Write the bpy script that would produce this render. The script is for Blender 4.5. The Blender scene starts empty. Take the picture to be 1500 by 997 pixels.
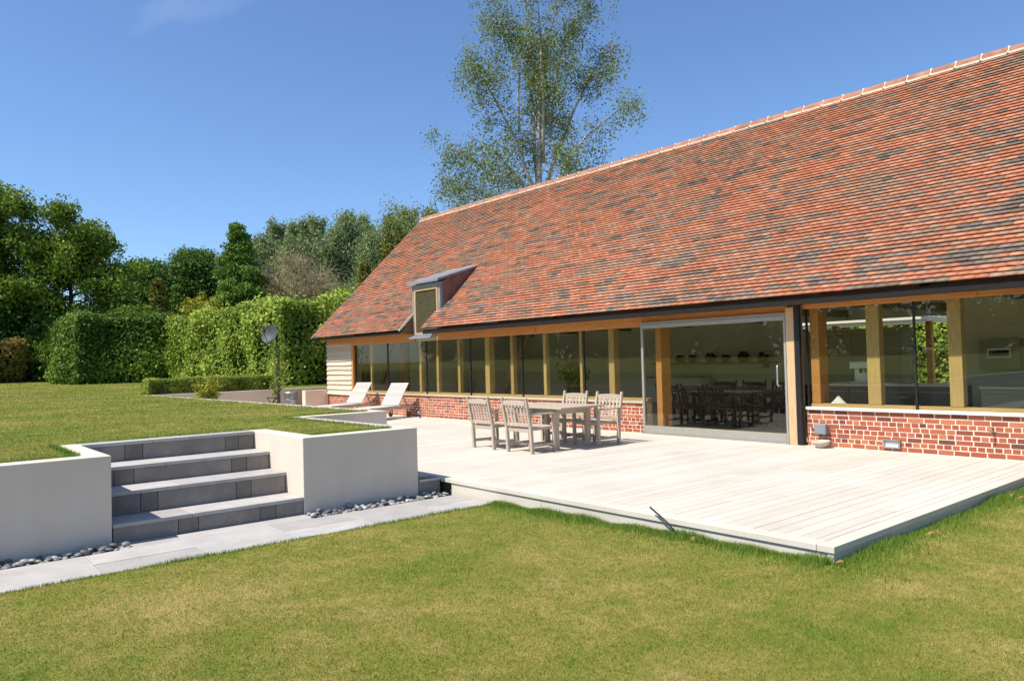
import bpy, math, random
import numpy as np
from mathutils import Vector, Matrix
random.seed(7)
R = math.radians
scene = bpy.context.scene
COL = scene.collection

# ------------------------------------------------------------------ camera
EYE = 1.56
def make_camera():
    cd = bpy.data.cameras.new('camera'); cam = bpy.data.objects.new('camera', cd); COL.objects.link(cam)
    cd.sensor_width = 36.0; cd.lens = 1102.75 / 1500 * 36.0; cd.clip_start = 0.05; cd.clip_end = 6000
    yaw, pit, roll = R(139.855), R(1.4915), R(-1.49995)
    f = Vector((math.cos(yaw)*math.cos(pit), math.sin(yaw)*math.cos(pit), math.sin(pit)))
    r = Vector((math.sin(yaw), -math.cos(yaw), 0)); u = r.cross(f)
    c, s = math.cos(roll), math.sin(roll)
    r2, u2 = c*r + s*u, -s*r + c*u
    m = Matrix((r2, u2, -f)).transposed().to_4x4(); m.translation = (0, -12, EYE)
    cam.matrix_world = m; scene.camera = cam
make_camera()

# ------------------------------------------------------------------ light
SUN_TO = Vector((-0.13, -0.61, 0.90)).normalized()
w = bpy.data.worlds.new('World'); scene.world = w; w.use_nodes = True
nt = w.node_tree; bg = nt.nodes['Background']
sky = nt.nodes.new('ShaderNodeTexSky'); sky.sky_type = 'NISHITA'; sky.sun_disc = False
sky.sun_elevation = math.asin(SUN_TO.z)
sky.sun_rotation = math.atan2(SUN_TO.x, SUN_TO.y)
sky.altitude = 300; sky.air_density = 1.0; sky.dust_density = 0.5; sky.ozone_density = 6.0
wb = nt.nodes.new('ShaderNodeMix'); wb.data_type = 'RGBA'; wb.blend_type = 'MULTIPLY'; wb.inputs[0].default_value = 1; wb.inputs[7].default_value = (1.0, 1.07, 1.15, 1)
def wisp(dirn, along, ln, wd):
    '''a streak of cirrus round direction dirn, running along along'''
    d0 = Vector(dirn).normalized(); e1 = (Vector(along) - d0*Vector(along).dot(d0)).normalized(); e2 = d0.cross(e1)
    tc = nt.nodes.new('ShaderNodeTexCoord'); no = nt.nodes.new('ShaderNodeTexNoise'); no.inputs['Scale'].default_value = 14; no.inputs['Detail'].default_value = 6
    nt.links.new(tc.outputs['Generated'], no.inputs['Vector']); out = None
    def m(op, a, b=None, c=None):
        q = nt.nodes.new('ShaderNodeMath'); q.operation = op
        for i, x in enumerate((a, b, c)):
            if x is None: continue
            if hasattr(x, 'node'): nt.links.new(x, q.inputs[i])
            else: q.inputs[i].default_value = x
        return q.outputs[0]
    def dot(e):
        q = nt.nodes.new('ShaderNodeVectorMath'); q.operation = 'DOT_PRODUCT'; nt.links.new(tc.outputs['Generated'], q.inputs[0]); q.inputs[1].default_value = e; return q.outputs['Value']
    u, v = m('DIVIDE', dot(e1), ln), m('ADD', m('DIVIDE', dot(e2), wd), m('MULTIPLY', m('SUBTRACT', no.outputs[0], .5), 3.4))
    r2 = m('ADD', m('MULTIPLY', u, u), m('MULTIPLY', v, v)); fall = m('MAXIMUM', m('SUBTRACT', 1.0, r2), 0.0)
    return m('MULTIPLY', m('MULTIPLY', fall, m('GREATER_THAN', dot(d0), 0.0)), m('MULTIPLY', no.outputs[0], .11))
WD = scene.camera.matrix_world.to_3x3() @ Vector(((285-750)/1102.75, (498.5-12)/1102.75, -1)); WA = scene.camera.matrix_world.to_3x3() @ Vector((1, .28, 0))
cl = nt.nodes.new('ShaderNodeMix'); cl.data_type = 'RGBA'; cl.inputs[7].default_value = (7.5, 7.8, 8.2, 1)
nt.links.new(wisp(WD, WA, .085, .016), cl.inputs[0]); nt.links.new(sky.outputs[0], cl.inputs[6])
nt.links.new(cl.outputs[2], wb.inputs[6]); nt.links.new(wb.outputs[2], bg.inputs[0]); bg.inputs[1].default_value = 0.115
ld = bpy.data.lights.new('sun', 'SUN'); ld.energy = 4.8; ld.angle = R(0.53); ld.color = (1.0, 0.94, 0.84)
lo = bpy.data.objects.new('sun', ld); COL.objects.link(lo)
lo.rotation_euler = (-SUN_TO).to_track_quat('-Z', 'Y').to_euler()
vs = scene.view_settings; vs.view_transform = 'Standard'; vs.look = 'None'; vs.exposure = 0.45; vs.gamma = 1.0
vs.use_curve_mapping = False
scene.cycles.max_bounces = 7; scene.cycles.transparent_max_bounces = 12
scene.cycles.diffuse_bounces = 3; scene.cycles.glossy_bounces = 3
try:
    scene.cycles.use_denoising = True; scene.cycles.denoiser = 'OPENIMAGEDENOISE'
except Exception: pass

# ------------------------------------------------------------------ helpers
def tag(o, label=None, cat=None, group=None, kind=None):
    if label: o['label'] = label
    if cat: o['category'] = cat
    if group: o['group'] = group
    if kind: o['kind'] = kind
    return o
def empty(name, loc=(0,0,0), rz=0.0):
    o = bpy.data.objects.new(name, None); COL.objects.link(o)
    o.location = loc; o.rotation_euler = (0, 0, rz); o.empty_display_size = 0.2
    return o
def wloc(o):
    v = Vector((0,0,0))
    while o is not None:
        v += Vector(o.location); o = o.parent
    return v

class MB:
    """collects polygons, then links them as one mesh object"""
    def __init__(s): s.v = []; s.f = []; s.c = []
    def face(s, pts, col=0.5):
        b = len(s.v); s.v += [tuple(p) for p in pts]; s.f.append(tuple(range(b, b+len(pts)))); s.c.append(col)
    def poly(s, vs, fs, col=0.5):
        b = len(s.v); s.v += [tuple(p) for p in vs]
        for f in fs: s.f.append(tuple(b+i for i in f)); s.c.append(col)
    def box(s, x0, x1, y0, y1, z0, z1, col=0.5):
        s.poly([(x0,y0,z0),(x1,y0,z0),(x1,y1,z0),(x0,y1,z0),(x0,y0,z1),(x1,y0,z1),(x1,y1,z1),(x0,y1,z1)],
               [(0,3,2,1),(4,5,6,7),(0,1,5,4),(1,2,6,5),(2,3,7,6),(3,0,4,7)], col)
        return s
    def beam(s, p, q, wd, th, up=(0,0,1), col=0.5, taper=1.0):
        """a bar from p to q, wd across, th along up"""
        p, q = Vector(p), Vector(q); d = (q-p).normalized(); u = Vector(up)
        a = d.cross(u)
        if a.length < 1e-5: a = d.cross(Vector((1,0,0)))
        a.normalize(); n = a.cross(d).normalized()
        vs = []
        for c, k in ((p, 1.0), (q, taper)):
            for i, j in ((-1,-1),(1,-1),(1,1),(-1,1)): vs.append(c + a*(wd/2*i*k) + n*(th/2*j*k))
        s.poly(vs, [(0,1,2,3),(7,6,5,4),(0,4,5,1),(1,5,6,2),(2,6,7,3),(3,7,4,0)], col)
        return s
    def tube(s, pts, rad, n=8, col=0.5, cap=True):
        pts = [Vector(p) for p in pts]
        if not hasattr(rad, '__len__'): rad = [rad]*len(pts)
        b = len(s.v); k = len(pts)
        ref = Vector((0.31, 0.17, 0.93))
        for i, p in enumerate(pts):
            t = (pts[min(i+1,k-1)] - pts[max(i-1,0)])
            if t.length < 1e-9: t = Vector((0,0,1))
            t.normalize(); a = t.cross(ref)
            if a.length < 0.05: a = t.cross(Vector((1,0,0)))
            a.normalize(); c = t.cross(a)
            for j in range(n):
                an = 2*math.pi*j/n; s.v.append(tuple(p + (a*math.cos(an) + c*math.sin(an))*rad[i]))
        for i in range(k-1):
            for j in range(n):
                j2 = (j+1) % n
                s.f.append((b+i*n+j, b+i*n+j2, b+(i+1)*n+j2, b+(i+1)*n+j)); s.c.append(col)
        if cap:
            s.f.append(tuple(b+j for j in range(n))[::-1]); s.c.append(col)
            s.f.append(tuple(b+(k-1)*n+j for j in range(n))); s.c.append(col)
        return s
    def lathe(s, prof, c=(0,0,0), n=24, col=0.5):
        b = len(s.v); c = Vector(c)
        for r, z in prof:
            for j in range(n):
                an = 2*math.pi*j/n; s.v.append((c.x+r*math.cos(an), c.y+r*math.sin(an), c.z+z))
        for i in range(len(prof)-1):
            for j in range(n):
                j2 = (j+1) % n
                s.f.append((b+i*n+j, b+i*n+j2, b+(i+1)*n+j2, b+(i+1)*n+j)); s.c.append(col)
        return s
    def prism(s, poly, vec, col=0.5):
        n = len(poly); a = [Vector(p) for p in poly]; v = Vector(vec); bb = [p+v for p in a]
        fs = [tuple(range(n))[::-1], tuple(range(n, 2*n))]
        for i in range(n): fs.append((i, (i+1) % n, n+(i+1) % n, n+i))
        s.poly(a+bb, fs, col); return s
    def build(s, name, mat, parent=None, bevel=0.0, smooth=False, world=False, seg=1):
        me = bpy.data.meshes.new(name)
        off = wloc(parent) if (parent is not None and world) else Vector((0,0,0))
        vv = [(x-off.x, y-off.y, z-off.z) for x, y, z in s.v]
        me.from_pydata(vv, [], s.f); me.update()
        import bmesh
        bm = bmesh.new(); bm.from_mesh(me); bmesh.ops.recalc_face_normals(bm, faces=bm.faces); bm.to_mesh(me); bm.free()
        a = me.attributes.new('tint', 'FLOAT', 'FACE'); a.data.foreach_set('value', np.array(s.c, dtype=np.float32))
        if smooth: me.polygons.foreach_set('use_smooth', [True]*len(me.polygons))
        me.materials.append(mat)
        o = bpy.data.objects.new(name, me); COL.objects.link(o)
        if parent is not None: o.parent = parent
        if bevel > 0:
            md = o.modifiers.new('bevel', 'BEVEL'); md.width = bevel; md.segments = seg; md.limit_method = 'ANGLE'; md.angle_limit = R(40)
        return o

def np_mesh(name, verts, faces_n, mat, tint=None, parent=None, smooth=False):
    """verts (N,3), each consecutive faces_n verts form one face"""
    me = bpy.data.meshes.new(name); nv = len(verts); nf = nv // faces_n
    if parent is not None: verts = verts - np.array(wloc(parent))
    me.vertices.add(nv); me.vertices.foreach_set('co', np.ascontiguousarray(verts, dtype=np.float32).ravel())
    me.loops.add(nv); me.loops.foreach_set('vertex_index', np.arange(nv, dtype=np.int32))
    me.polygons.add(nf); me.polygons.foreach_set('loop_start', np.arange(nf, dtype=np.int32)*faces_n)
    me.polygons.foreach_set('loop_total', np.full(nf, faces_n, dtype=np.int32))
    me.update(calc_edges=True)
    if tint is not None:
        a = me.attributes.new('tint', 'FLOAT', 'FACE'); a.data.foreach_set('value', np.asarray(tint, dtype=np.float32))
    if smooth: me.polygons.foreach_set('use_smooth', [True]*nf)
    me.materials.append(mat)
    o = bpy.data.objects.new(name, me); COL.objects.link(o)
    if parent is not None: o.parent = parent
    return o
def np_faces(name, verts, faces, mat, tint=None, parent=None):
    me = bpy.data.meshes.new(name)
    if parent is not None: verts = verts - np.array(wloc(parent))
    nv, (nf, k) = len(verts), faces.shape
    me.vertices.add(nv); me.vertices.foreach_set('co', np.ascontiguousarray(verts, dtype=np.float32).ravel())
    me.loops.add(nf*k); me.loops.foreach_set('vertex_index', np.ascontiguousarray(faces, dtype=np.int32).ravel())
    me.polygons.add(nf); me.polygons.foreach_set('loop_start', np.arange(nf, dtype=np.int32)*k)
    me.polygons.foreach_set('loop_total', np.full(nf, k, dtype=np.int32))
    me.update(calc_edges=True)
    if tint is not None:
        a = me.attributes.new('tint', 'FLOAT', 'FACE'); a.data.foreach_set('value', np.asarray(tint, dtype=np.float32))
    me.materials.append(mat)
    o = bpy.data.objects.new(name, me); COL.objects.link(o)
    if parent is not None: o.parent = parent
    return o

# ------------------------------------------------------------------ materials
class NT:
    def __init__(s, name):
        s.m = bpy.data.materials.new(name); s.m.use_nodes = True; s.t = s.m.node_tree
        s.b = s.t.nodes['Principled BSDF']; s.out = s.t.nodes['Material Output']
    def n(s, kind, **kw):
        nd = s.t.nodes.new(kind)
        for k, v in kw.items(): setattr(nd, k, v)
        return nd
    def l(s, a, b): s.t.links.new(a, b)
    def pos(s, scale=(1,1,1), obj=False):
        g = s.n('ShaderNodeTexCoord') if obj else s.n('ShaderNodeNewGeometry')
        mp = s.n('ShaderNodeMapping'); mp.inputs['Scale'].default_value = scale
        s.l(g.outputs['Object' if obj else 'Position'], mp.inputs['Vector']); return mp.outputs[0]
    def noise(s, vec, scale, detail=4, rough=0.6):
        nd = s.n('ShaderNodeTexNoise'); nd.inputs['Scale'].default_value = scale; nd.inputs['Detail'].default_value = detail
        nd.inputs['Roughness'].default_value = rough
        s.l(vec, nd.inputs['Vector']); return nd.outputs['Fac']
    def ramp(s, fac, stops, interp='LINEAR'):
        r = s.n('ShaderNodeValToRGB'); r.color_ramp.interpolation = interp
        el = r.color_ramp.elements
        while len(el) < len(stops): el.new(0.5)
        for e, (p, c) in zip(el, stops): e.position = p; e.color = (*c, 1) if len(c) == 3 else c
        s.l(fac, r.inputs[0]); return r.outputs[0]
    def mix(s, fac, a, b, mode='MIX'):
        m = s.n('ShaderNodeMix', data_type='RGBA', blend_type=mode)
        if hasattr(fac, 'node'): s.l(fac, m.inputs[0])
        else: m.inputs[0].default_value = fac
        for x, i in ((a, 6), (b, 7)):
            if hasattr(x, 'node'): s.l(x, m.inputs[i])
            else: m.inputs[i].default_value = (*x, 1)
        return m.outputs[2]
    def math(s, op, a, b=None):
        m = s.n('ShaderNodeMath', operation=op)
        for x, i in ((a, 0), (b, 1)):
            if x is None: continue
            if hasattr(x, 'node'): s.l(x, m.inputs[i])
            else: m.inputs[i].default_value = x
        return m.outputs[0]
    def tint(s): return s.n('ShaderNodeAttribute', attribute_name='tint').outputs['Fac']
    def bump(s, h, strength=0.3, dist=0.01):
        b = s.n('ShaderNodeBump'); b.inputs['Strength'].default_value = strength; b.inputs['Distance'].default_value = dist
        s.l(h, b.inputs['Height']); s.l(b.outputs[0], s.b.inputs['Normal'])
    def set(s, color=None, rough=None, spec=None, metal=None):
        if color is not None:
            if hasattr(color, 'node'): s.l(color, s.b.inputs['Base Color'])
            else: s.b.inputs['Base Color'].default_value = (*color, 1)
        if rough is not None:
            if hasattr(rough, 'node'): s.l(rough, s.b.inputs['Roughness'])
            else: s.b.inputs['Roughness'].default_value = rough
        if spec is not None: s.b.inputs['Specular IOR Level'].default_value = spec
        if metal is not None: s.b.inputs['Metallic'].default_value = metal
        return s.m

def mat_plain(name, c, rough=0.6, spec=0.3, metal=0.0, var=0.12, scale=9.0, bump=0.0):
    t = NT(name); p = t.pos(); n = t.noise(p, scale, 5)
    lo_ = tuple(x*(1-var) for x in c); hi = tuple(min(1, x*(1+var)) for x in c)
    m = t.set(t.ramp(n, [(0.3, lo_), (0.7, hi)]), rough, spec, metal)
    if bump: t.bump(t.noise(p, scale*8, 4), bump, 0.004)
    return m
def mat_wood(name, stops, grain=(1,1,1), rough=0.65, var=0.35, obj=False):
    """stops: dark and light tone; grain: scale per axis (small along the fibre)"""
    t = NT(name); p = t.pos(grain, obj); n = t.noise(p, 6.0, 6, 0.65)
    c = t.ramp(n, [(0.28, stops[0]), (0.72, stops[1])])
    ti = t.tint(); v = t.math('ADD', t.math('MULTIPLY', ti, var), 1.0 - var*0.5)
    c2 = t.mix(1.0, c, t.n('ShaderNodeCombineColor').outputs[0], 'MULTIPLY')
    cc = c2.node.inputs[7].links[0].from_node
    for i in range(3): t.l(v, cc.inputs[i])
    m = t.set(c2, rough, 0.25); t.bump(n, 0.25, 0.004); return m
def leaf_mat(name, cols, trans=0.3, rough=0.6, spec=0.15):
    t = NT(name); ti = t.tint()
    c = t.ramp(ti, [(i/(len(cols)-1), cc) for i, cc in enumerate(cols)])
    t.set(c, rough, spec)
    tr = t.n('ShaderNodeBsdfTranslucent'); t.l(t.mix(0.5, c, (0.16, 0.22, 0.02)), tr.inputs[0])
    mx = t.n('ShaderNodeMixShader'); mx.inputs[0].default_value = trans
    t.l(t.b.outputs[0], mx.inputs[1]); t.l(tr.outputs[0], mx.inputs[2]); t.l(mx.outputs[0], t.out.inputs[0])
    return t.m

def lawn_color(t, shift=0.0):
    """patchy green and straw turf, the same in the soil sheet and in the blades"""
    p = t.pos((1, 1, 0.0))
    n1 = t.noise(p, 0.55, 5, 0.62); n2 = t.noise(p, 2.3, 5, 0.65); n3 = t.noise(p, 14.0, 3, 0.6)
    f = t.math('ADD', t.math('MULTIPLY', n1, 0.5), t.math('ADD', t.math('MULTIPLY', n2, 0.38), t.math('MULTIPLY', n3, 0.25)))
    n4 = t.noise(p, 38.0, 2, 0.6); f = t.math('ADD', f, t.math('ADD', t.math('MULTIPLY', n4, 0.16), shift - 0.08))
    return t.ramp(f, [(0.40, (0.135, 0.220, 0.026)), (0.51, (0.225, 0.252, 0.043)), (0.59, (0.315, 0.288, 0.070)), (0.69, (0.46, 0.365, 0.135))]), f

def mat_lawn(name='lawn_turf', shift=0.0):
    t = NT(name); c, f = lawn_color(t, shift)
    p = t.pos(); fine = t.noise(p, 90, 3, 0.7)
    c = t.mix(1.0, c, t.ramp(fine, [(0.25, (0.55, 0.55, 0.5)), (0.7, (1.1, 1.08, 1.05))]), 'MULTIPLY')
    m = t.set(c, 0.9, 0.1); t.bump(fine, 0.7, 0.03); return m
def mat_blade(name='grass_blade', shift=0.0):
    t = NT(name); c, f = lawn_color(t, shift); ti = t.tint()
    c = t.mix(1.0, c, t.ramp(ti, [(0, (0.55, 0.68, 0.5)), (0.6, (1.0, 1.0, 1.0)), (1, (1.45, 1.3, 1.35))]), 'MULTIPLY')
    t.set(c, 0.6, 0.2)
    tr = t.n('ShaderNodeBsdfTranslucent'); t.l(c, tr.inputs[0])
    mx = t.n('ShaderNodeMixShader'); mx.inputs[0].default_value = 0.25
    t.l(t.b.outputs[0], mx.inputs[1]); t.l(tr.outputs[0], mx.inputs[2]); t.l(mx.outputs[0], t.out.inputs[0])
    return t.m

def mat_brick():
    t = NT('red_brick'); ti = t.tint(); p = t.pos(); n = t.noise(p, 45, 5); 
    c = t.ramp(ti, [(0.0, (0.16, 0.060, 0.048)), (0.25, (0.27, 0.075, 0.045)), (0.6, (0.41, 0.110, 0.055)), (1.0, (0.50, 0.175, 0.085))])
    c = t.mix(1.0, c, t.ramp(n, [(0.3, (0.75, 0.75, 0.75)), (0.7, (1.12, 1.1, 1.1))]), 'MULTIPLY')
    m = t.set(c, 0.85, 0.2); t.bump(n, 0.4, 0.004); return m
def mat_tile():
    t = NT('clay_tile'); ti = t.tint(); p = t.pos(); n = t.noise(p, 22, 5); n2 = t.noise(p, 0.5, 3)
    c = t.ramp(ti, [(0.0, (0.175, 0.136, 0.110)), (0.13, (0.29, 0.222, 0.178)), (0.16, (0.32, 0.195, 0.138)), (0.42, (0.42, 0.265, 0.185)),
                    (0.47, (0.46, 0.180, 0.102)), (0.8, (0.54, 0.215, 0.125)), (1.0, (0.60, 0.29, 0.180))])
    c = t.mix(1.0, c, t.ramp(n, [(0.3, (0.78, 0.78, 0.8)), (0.7, (1.1, 1.1, 1.1))]), 'MULTIPLY')
    c = t.mix(1.0, c, t.ramp(n2, [(0.35, (0.9, 0.92, 0.93)), (0.65, (1.06, 1.05, 1.03))]), 'MULTIPLY')
    m = t.set(c, 0.85, 0.1); t.bump(n, 0.3, 0.004); return m
def mat_render():
    t = NT('cream_render'); p = t.pos(); n = t.noise(p, 1.3, 5); g = t.noise(p, 160, 2)
    st = t.noise(t.pos((2.5, 2.5, 0.25)), 2.0, 4)
    c = t.ramp(n, [(0.3, (0.64, 0.55, 0.45)), (0.7, (0.70, 0.60, 0.495))])
    c = t.mix(1.0, c, t.ramp(st, [(0.35, (0.965, 0.96, 0.95)), (0.6, (1, 1, 1))]), 'MULTIPLY')
    m = t.set(c, 0.9, 0.15); t.bump(g, 0.25, 0.003); return m
def mat_stone(name, lo_, hi, rough=0.6):
    t = NT(name); p = t.pos(); n = t.noise(p, 3.5, 6, 0.65); g = t.noise(p, 60, 3); ti = t.tint()
    c = t.ramp(n, [(0.3, lo_), (0.7, hi)])
    c = t.mix(1.0, c, t.ramp(ti, [(0, (0.55, 0.52, 0.5)), (0.5, (1, 1, 1)), (1, (1.2, 1.15, 1.08))]), 'MULTIPLY')
    c = t.mix(1.0, c, t.ramp(g, [(0.3, (0.9, 0.9, 0.9)), (0.7, (1.06, 1.06, 1.06))]), 'MULTIPLY')
    m = t.set(c, rough, 0.3); t.bump(g, 0.2, 0.003); return m
def mat_deck():
    t = NT('pale_deck_board'); p = t.pos((22, 0.9, 8)); n = t.noise(p, 1.6, 6, 0.65); ti = t.tint()
    big = t.noise(t.pos(), 0.8, 4)
    c = t.ramp(n, [(0.25, (0.57, 0.522, 0.44)), (0.75, (0.635, 0.587, 0.502))])
    c = t.mix(1.0, c, t.ramp(ti, [(0, (0.93, 0.925, 0.915)), (1, (1.04, 1.04, 1.04))]), 'MULTIPLY')
    c = t.mix(1.0, c, t.ramp(big, [(0.35, (0.93, 0.92, 0.91)), (0.65, (1.04, 1.04, 1.04))]), 'MULTIPLY')
    m = t.set(c, 0.62, 0.3); t.bump(n, 0.15, 0.003); return m
def mat_glass(name, tint, ior=1.55):
    t = NT(name)
    tr = t.n('ShaderNodeBsdfTransparent'); tr.inputs[0].default_value = (*tint, 1)
    gl = t.n('ShaderNodeBsdfGlossy'); gl.inputs['Roughness'].default_value = 0.0
    g = t.n('ShaderNodeNewGeometry'); dp = t.n('ShaderNodeVectorMath', operation='DOT_PRODUCT')
    t.l(g.outputs['Incoming'], dp.inputs[0]); t.l(g.outputs['Normal'], dp.inputs[1])
    k = t.math('POWER', t.math('SUBTRACT', 1.0, t.math('ABSOLUTE', dp.outputs['Value'])), 5.0)
    fr = t.math('ADD', t.math('MULTIPLY', k, 0.955), 0.045)
    mx = t.n('ShaderNodeMixShader'); t.l(fr, mx.inputs[0]); t.l(tr.outputs[0], mx.inputs[1]); t.l(gl.outputs[0], mx.inputs[2])
    t.l(mx.outputs[0], t.out.inputs[0]); return t.m

M = {}
M['lawn'] = mat_lawn(); M['uplawn'] = mat_lawn('greener_turf', -.035); M['upblade'] = mat_blade('greener_grass_blade', -.035); M['blade'] = mat_blade(); M['brick'] = mat_brick(); M['tile'] = mat_tile(); M['render'] = mat_render()
M['mortar'] = mat_plain('cream_mortar', (0.74, 0.64, 0.50), 0.95, 0.1, bump=0.4)
M['slate'] = mat_stone('grey_step_stone', (0.18, 0.163, 0.144), (0.28, 0.25, 0.218))
M['paving'] = mat_stone('grey_paving', (0.39, 0.37, 0.345), (0.49, 0.465, 0.435), 0.75)
M['deck'] = mat_deck(); M['tan'] = mat_plain('tan_toned_wall', (0.70, 0.53, 0.40), 0.9, 0.15, 0, 0.05, 2.0, 0.2)  # tan tone, warmer than the cream walls, for the far low walls
M['soil'] = mat_plain('soil', (0.10, 0.075, 0.05), 0.95)
M['oak'] = mat_wood('orange_oak', ((0.38, 0.160, 0.050), (0.56, 0.275, 0.092)), (0.5, 6, 8))
M['oakv'] = mat_wood('oak_post', ((0.38, 0.245, 0.105), (0.54, 0.38, 0.185)), (8, 8, 0.5))
M['oakdark'] = mat_wood('dark_brown_oak', ((0.13, 0.075, 0.035), (0.22, 0.13, 0.06)), (8, 8, 0.6))  # dark brown tone shared by braces, tie beams, eave cheek and wheels
M['sillwood'] = mat_wood('silvered_sill', ((0.42, 0.36, 0.24), (0.56, 0.49, 0.35)), (0.5, 8, 8))
M['clad'] = mat_wood('weatherboard', ((0.50, 0.375, 0.25), (0.74, 0.61, 0.46)), (0.5, 8, 9), var=0.5)
M['teak'] = mat_wood('weathered_teak', ((0.36, 0.285, 0.21), (0.54, 0.455, 0.36)), (5, 5, 1.6), var=0.3, obj=True)
M['teakpale'] = mat_wood('pale_lounger_teak', ((0.47, 0.42, 0.36), (0.62, 0.57, 0.50)), (4, 4, 4), var=0.25, obj=True)
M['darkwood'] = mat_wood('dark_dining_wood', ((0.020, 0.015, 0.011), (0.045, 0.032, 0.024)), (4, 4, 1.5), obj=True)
M['fascia'] = mat_plain('dark_fascia', (0.020, 0.016, 0.014), 0.7, 0.15)
M['black'] = mat_plain('black_metal', (0.012, 0.012, 0.013), 0.45, 0.4)
M['lead'] = mat_plain('lead_sheet', (0.215, 0.222, 0.235), 0.5, 0.4, 0.0, 0.18, 3)
M['copper'] = mat_plain('brown_metal_cheek', (0.20, 0.105, 0.085), 0.5, 0.4, 0.0, 0.2, 4)
M['ridge'] = mat_plain('ridge_clay', (0.36, 0.17, 0.105), 0.8, 0.2, 0, 0.3, 3.5)
M['glass'] = mat_glass('window_glass', (0.93, 0.935, 0.86))
M['glassb'] = mat_glass('back_glass', (0.93, 0.96, 0.92))
M['alu'] = mat_plain('grey_metal', (0.36, 0.345, 0.30), 0.45, 0.5, 0.3, 0.06)
M['galv'] = mat_plain('galvanised', (0.33, 0.335, 0.34), 0.4, 0.5, 0.6, 0.2, 12)
M['steel'] = mat_plain('steel', (0.55, 0.55, 0.54), 0.3, 0.5, 0.9, 0.05)
M['white'] = mat_plain('white_paint', (0.78, 0.77, 0.74), 0.6, 0.3, 0, 0.03)
M['plaster'] = mat_plain('interior_plaster', (0.80, 0.755, 0.64), 0.9, 0.1, 0, 0.04, 1.5)
M['intfloor'] = mat_plain('interior_floor', (0.55, 0.48, 0.39), 0.4, 0.4, 0, 0.1, 2)
M['dishmetal'] = mat_plain('weathered_dish', (0.055, 0.058, 0.056), 0.6, 0.4, 0, 0.3, 6)
M['oldpost'] = mat_wood('old_post_wood', ((0.10, 0.075, 0.06), (0.19, 0.15, 0.12)), (8, 8, 0.6))
M['bark'] = mat_wood('bark', ((0.055, 0.042, 0.030), (0.13, 0.105, 0.080)), (3, 3, 0.8), rough=0.9)
M['birchbark'] = mat_wood('birch_bark', ((0.17, 0.15, 0.125), (0.52, 0.49, 0.45)), (2, 2, 0.7), rough=0.8, var=0.6)
M['twig'] = mat_wood('bare_twig', ((0.32, 0.26, 0.14), (0.50, 0.42, 0.25)), (3, 3, 0.8), rough=0.9)
M['core'] = mat_plain('hedge_inner_shade', (0.014, 0.024, 0.008), 0.95, 0.05)  # near-black green standing in for the shade deep inside the hedges
M['terracotta'] = mat_plain('stoneware', (0.50, 0.43, 0.33), 0.6, 0.3)

# ================================================================== SETTING
rng = np.random.default_rng(11)
def low_z(x, y):   # the lower lawn
    t = np.clip((np.asarray(x, float) + 7.3) / 4.3, 0, 1)
    return -0.195 + 0.06*t*t*(3-2*t)
def up_z(x, y):    # the upper lawn
    d = np.maximum(0, -40 - np.asarray(x, float)); s = np.maximum(0, -30 - np.asarray(y, float))
    return 0.69 + np.minimum(0.6, d*0.013) + np.minimum(0.4, s*0.01)
def sheet(name, xs, ys, zf, keep, mat, kind='structure'):
    m = MB()
    for i in range(len(xs)-1):
        for j in range(len(ys)-1):
            x0, x1, y0, y1 = xs[i], xs[i+1], ys[j], ys[j+1]
            if keep((x0+x1)/2, (y0+y1)/2):
                m.face([(x0,y0,float(zf(x0,y0))), (x1,y0,float(zf(x1,y0))), (x1,y1,float(zf(x1,y1))), (x0,y1,float(zf(x0,y1)))])
    o = m.build(name, mat); tag(o, kind=kind); return o
gx = MB(); gx.face([(-3000,-3000,-0.6), (3000,-3000,-0.6), (3000,3000,-0.6), (-3000,3000,-0.6)])
tag(gx.build('ground', M['lawn']), kind='structure')
xs = list(np.arange(-7.3, -2.9, 0.43)) + [-3.0] + [0, 4, 10, 30, 80]
xs = sorted(set(round(float(x), 3) for x in xs))
sheet('lower_lawn', xs, [-80, -40, -20, -12, -9, -6.16, -3, 0, 8, 30, 120], low_z, lambda x, y: y < -6.16 or x > -3.0, M['lawn'])
UX = [-420, -200, -120, -90, -80, -70, -60, -50, -40, -34, -28.12, -27.42, -20, -12.22, -10.22, -8.74]
UY = [-120, -60, -45, -30, -20, -14, -10.43, -7.9, -6.75, -5.14, 0, 8, 30, 90, 300]
def up_keep(x, y):
    if x < -27.42: return True
    if x < -12.22: return y < -5.14
    if x < -10.22: return y < -6.75
    return y < -10.43 or -7.9 < y < -6.75
sheet('upper_lawn', UX, UY, up_z, up_keep, M['uplawn'])
# gravel court behind the house
bc = MB(); bc.face([(-27.4,8.9,-0.05), (8,8.9,-0.05), (8,24,-0.05), (-27.4,24,-0.05)])
tag(bc.build('back_court_paving', M['paving']), kind='structure')

# path of grey slabs
pm = MB(); y = -24.0; k = 0
while y < -6.2:
    y1 = min(y + 0.9, -6.18)
    if y1 - y > 0.05:
        for (xa, xb) in ((-8.2, -7.76), (-7.752, -7.3)) if k % 2 else ((-8.2, -7.3),):
            pm.box(xa+.003, xb-.003, y+.003, y1-.003, -0.30, -0.2 + rng.uniform(-.001, .001), rng.uniform(0.32, 0.62))
        if -10.19 < (y+y1)/2 < -8.1:
            pm.box(-8.498, -8.203, max(y, -10.187)+.003, min(y1, -8.133)-.003, -0.30, -0.2005, rng.uniform(0.35, 0.6))
    y = y1; k += 1
tag(pm.build('path', M['paving'], bevel=0.003), kind='structure')
ps = MB(); ps.box(-8.5, -8.2, -24, -6.17, -0.4, -0.245); tag(ps.build('pebble_bed', M['soil']), kind='structure')

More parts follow.
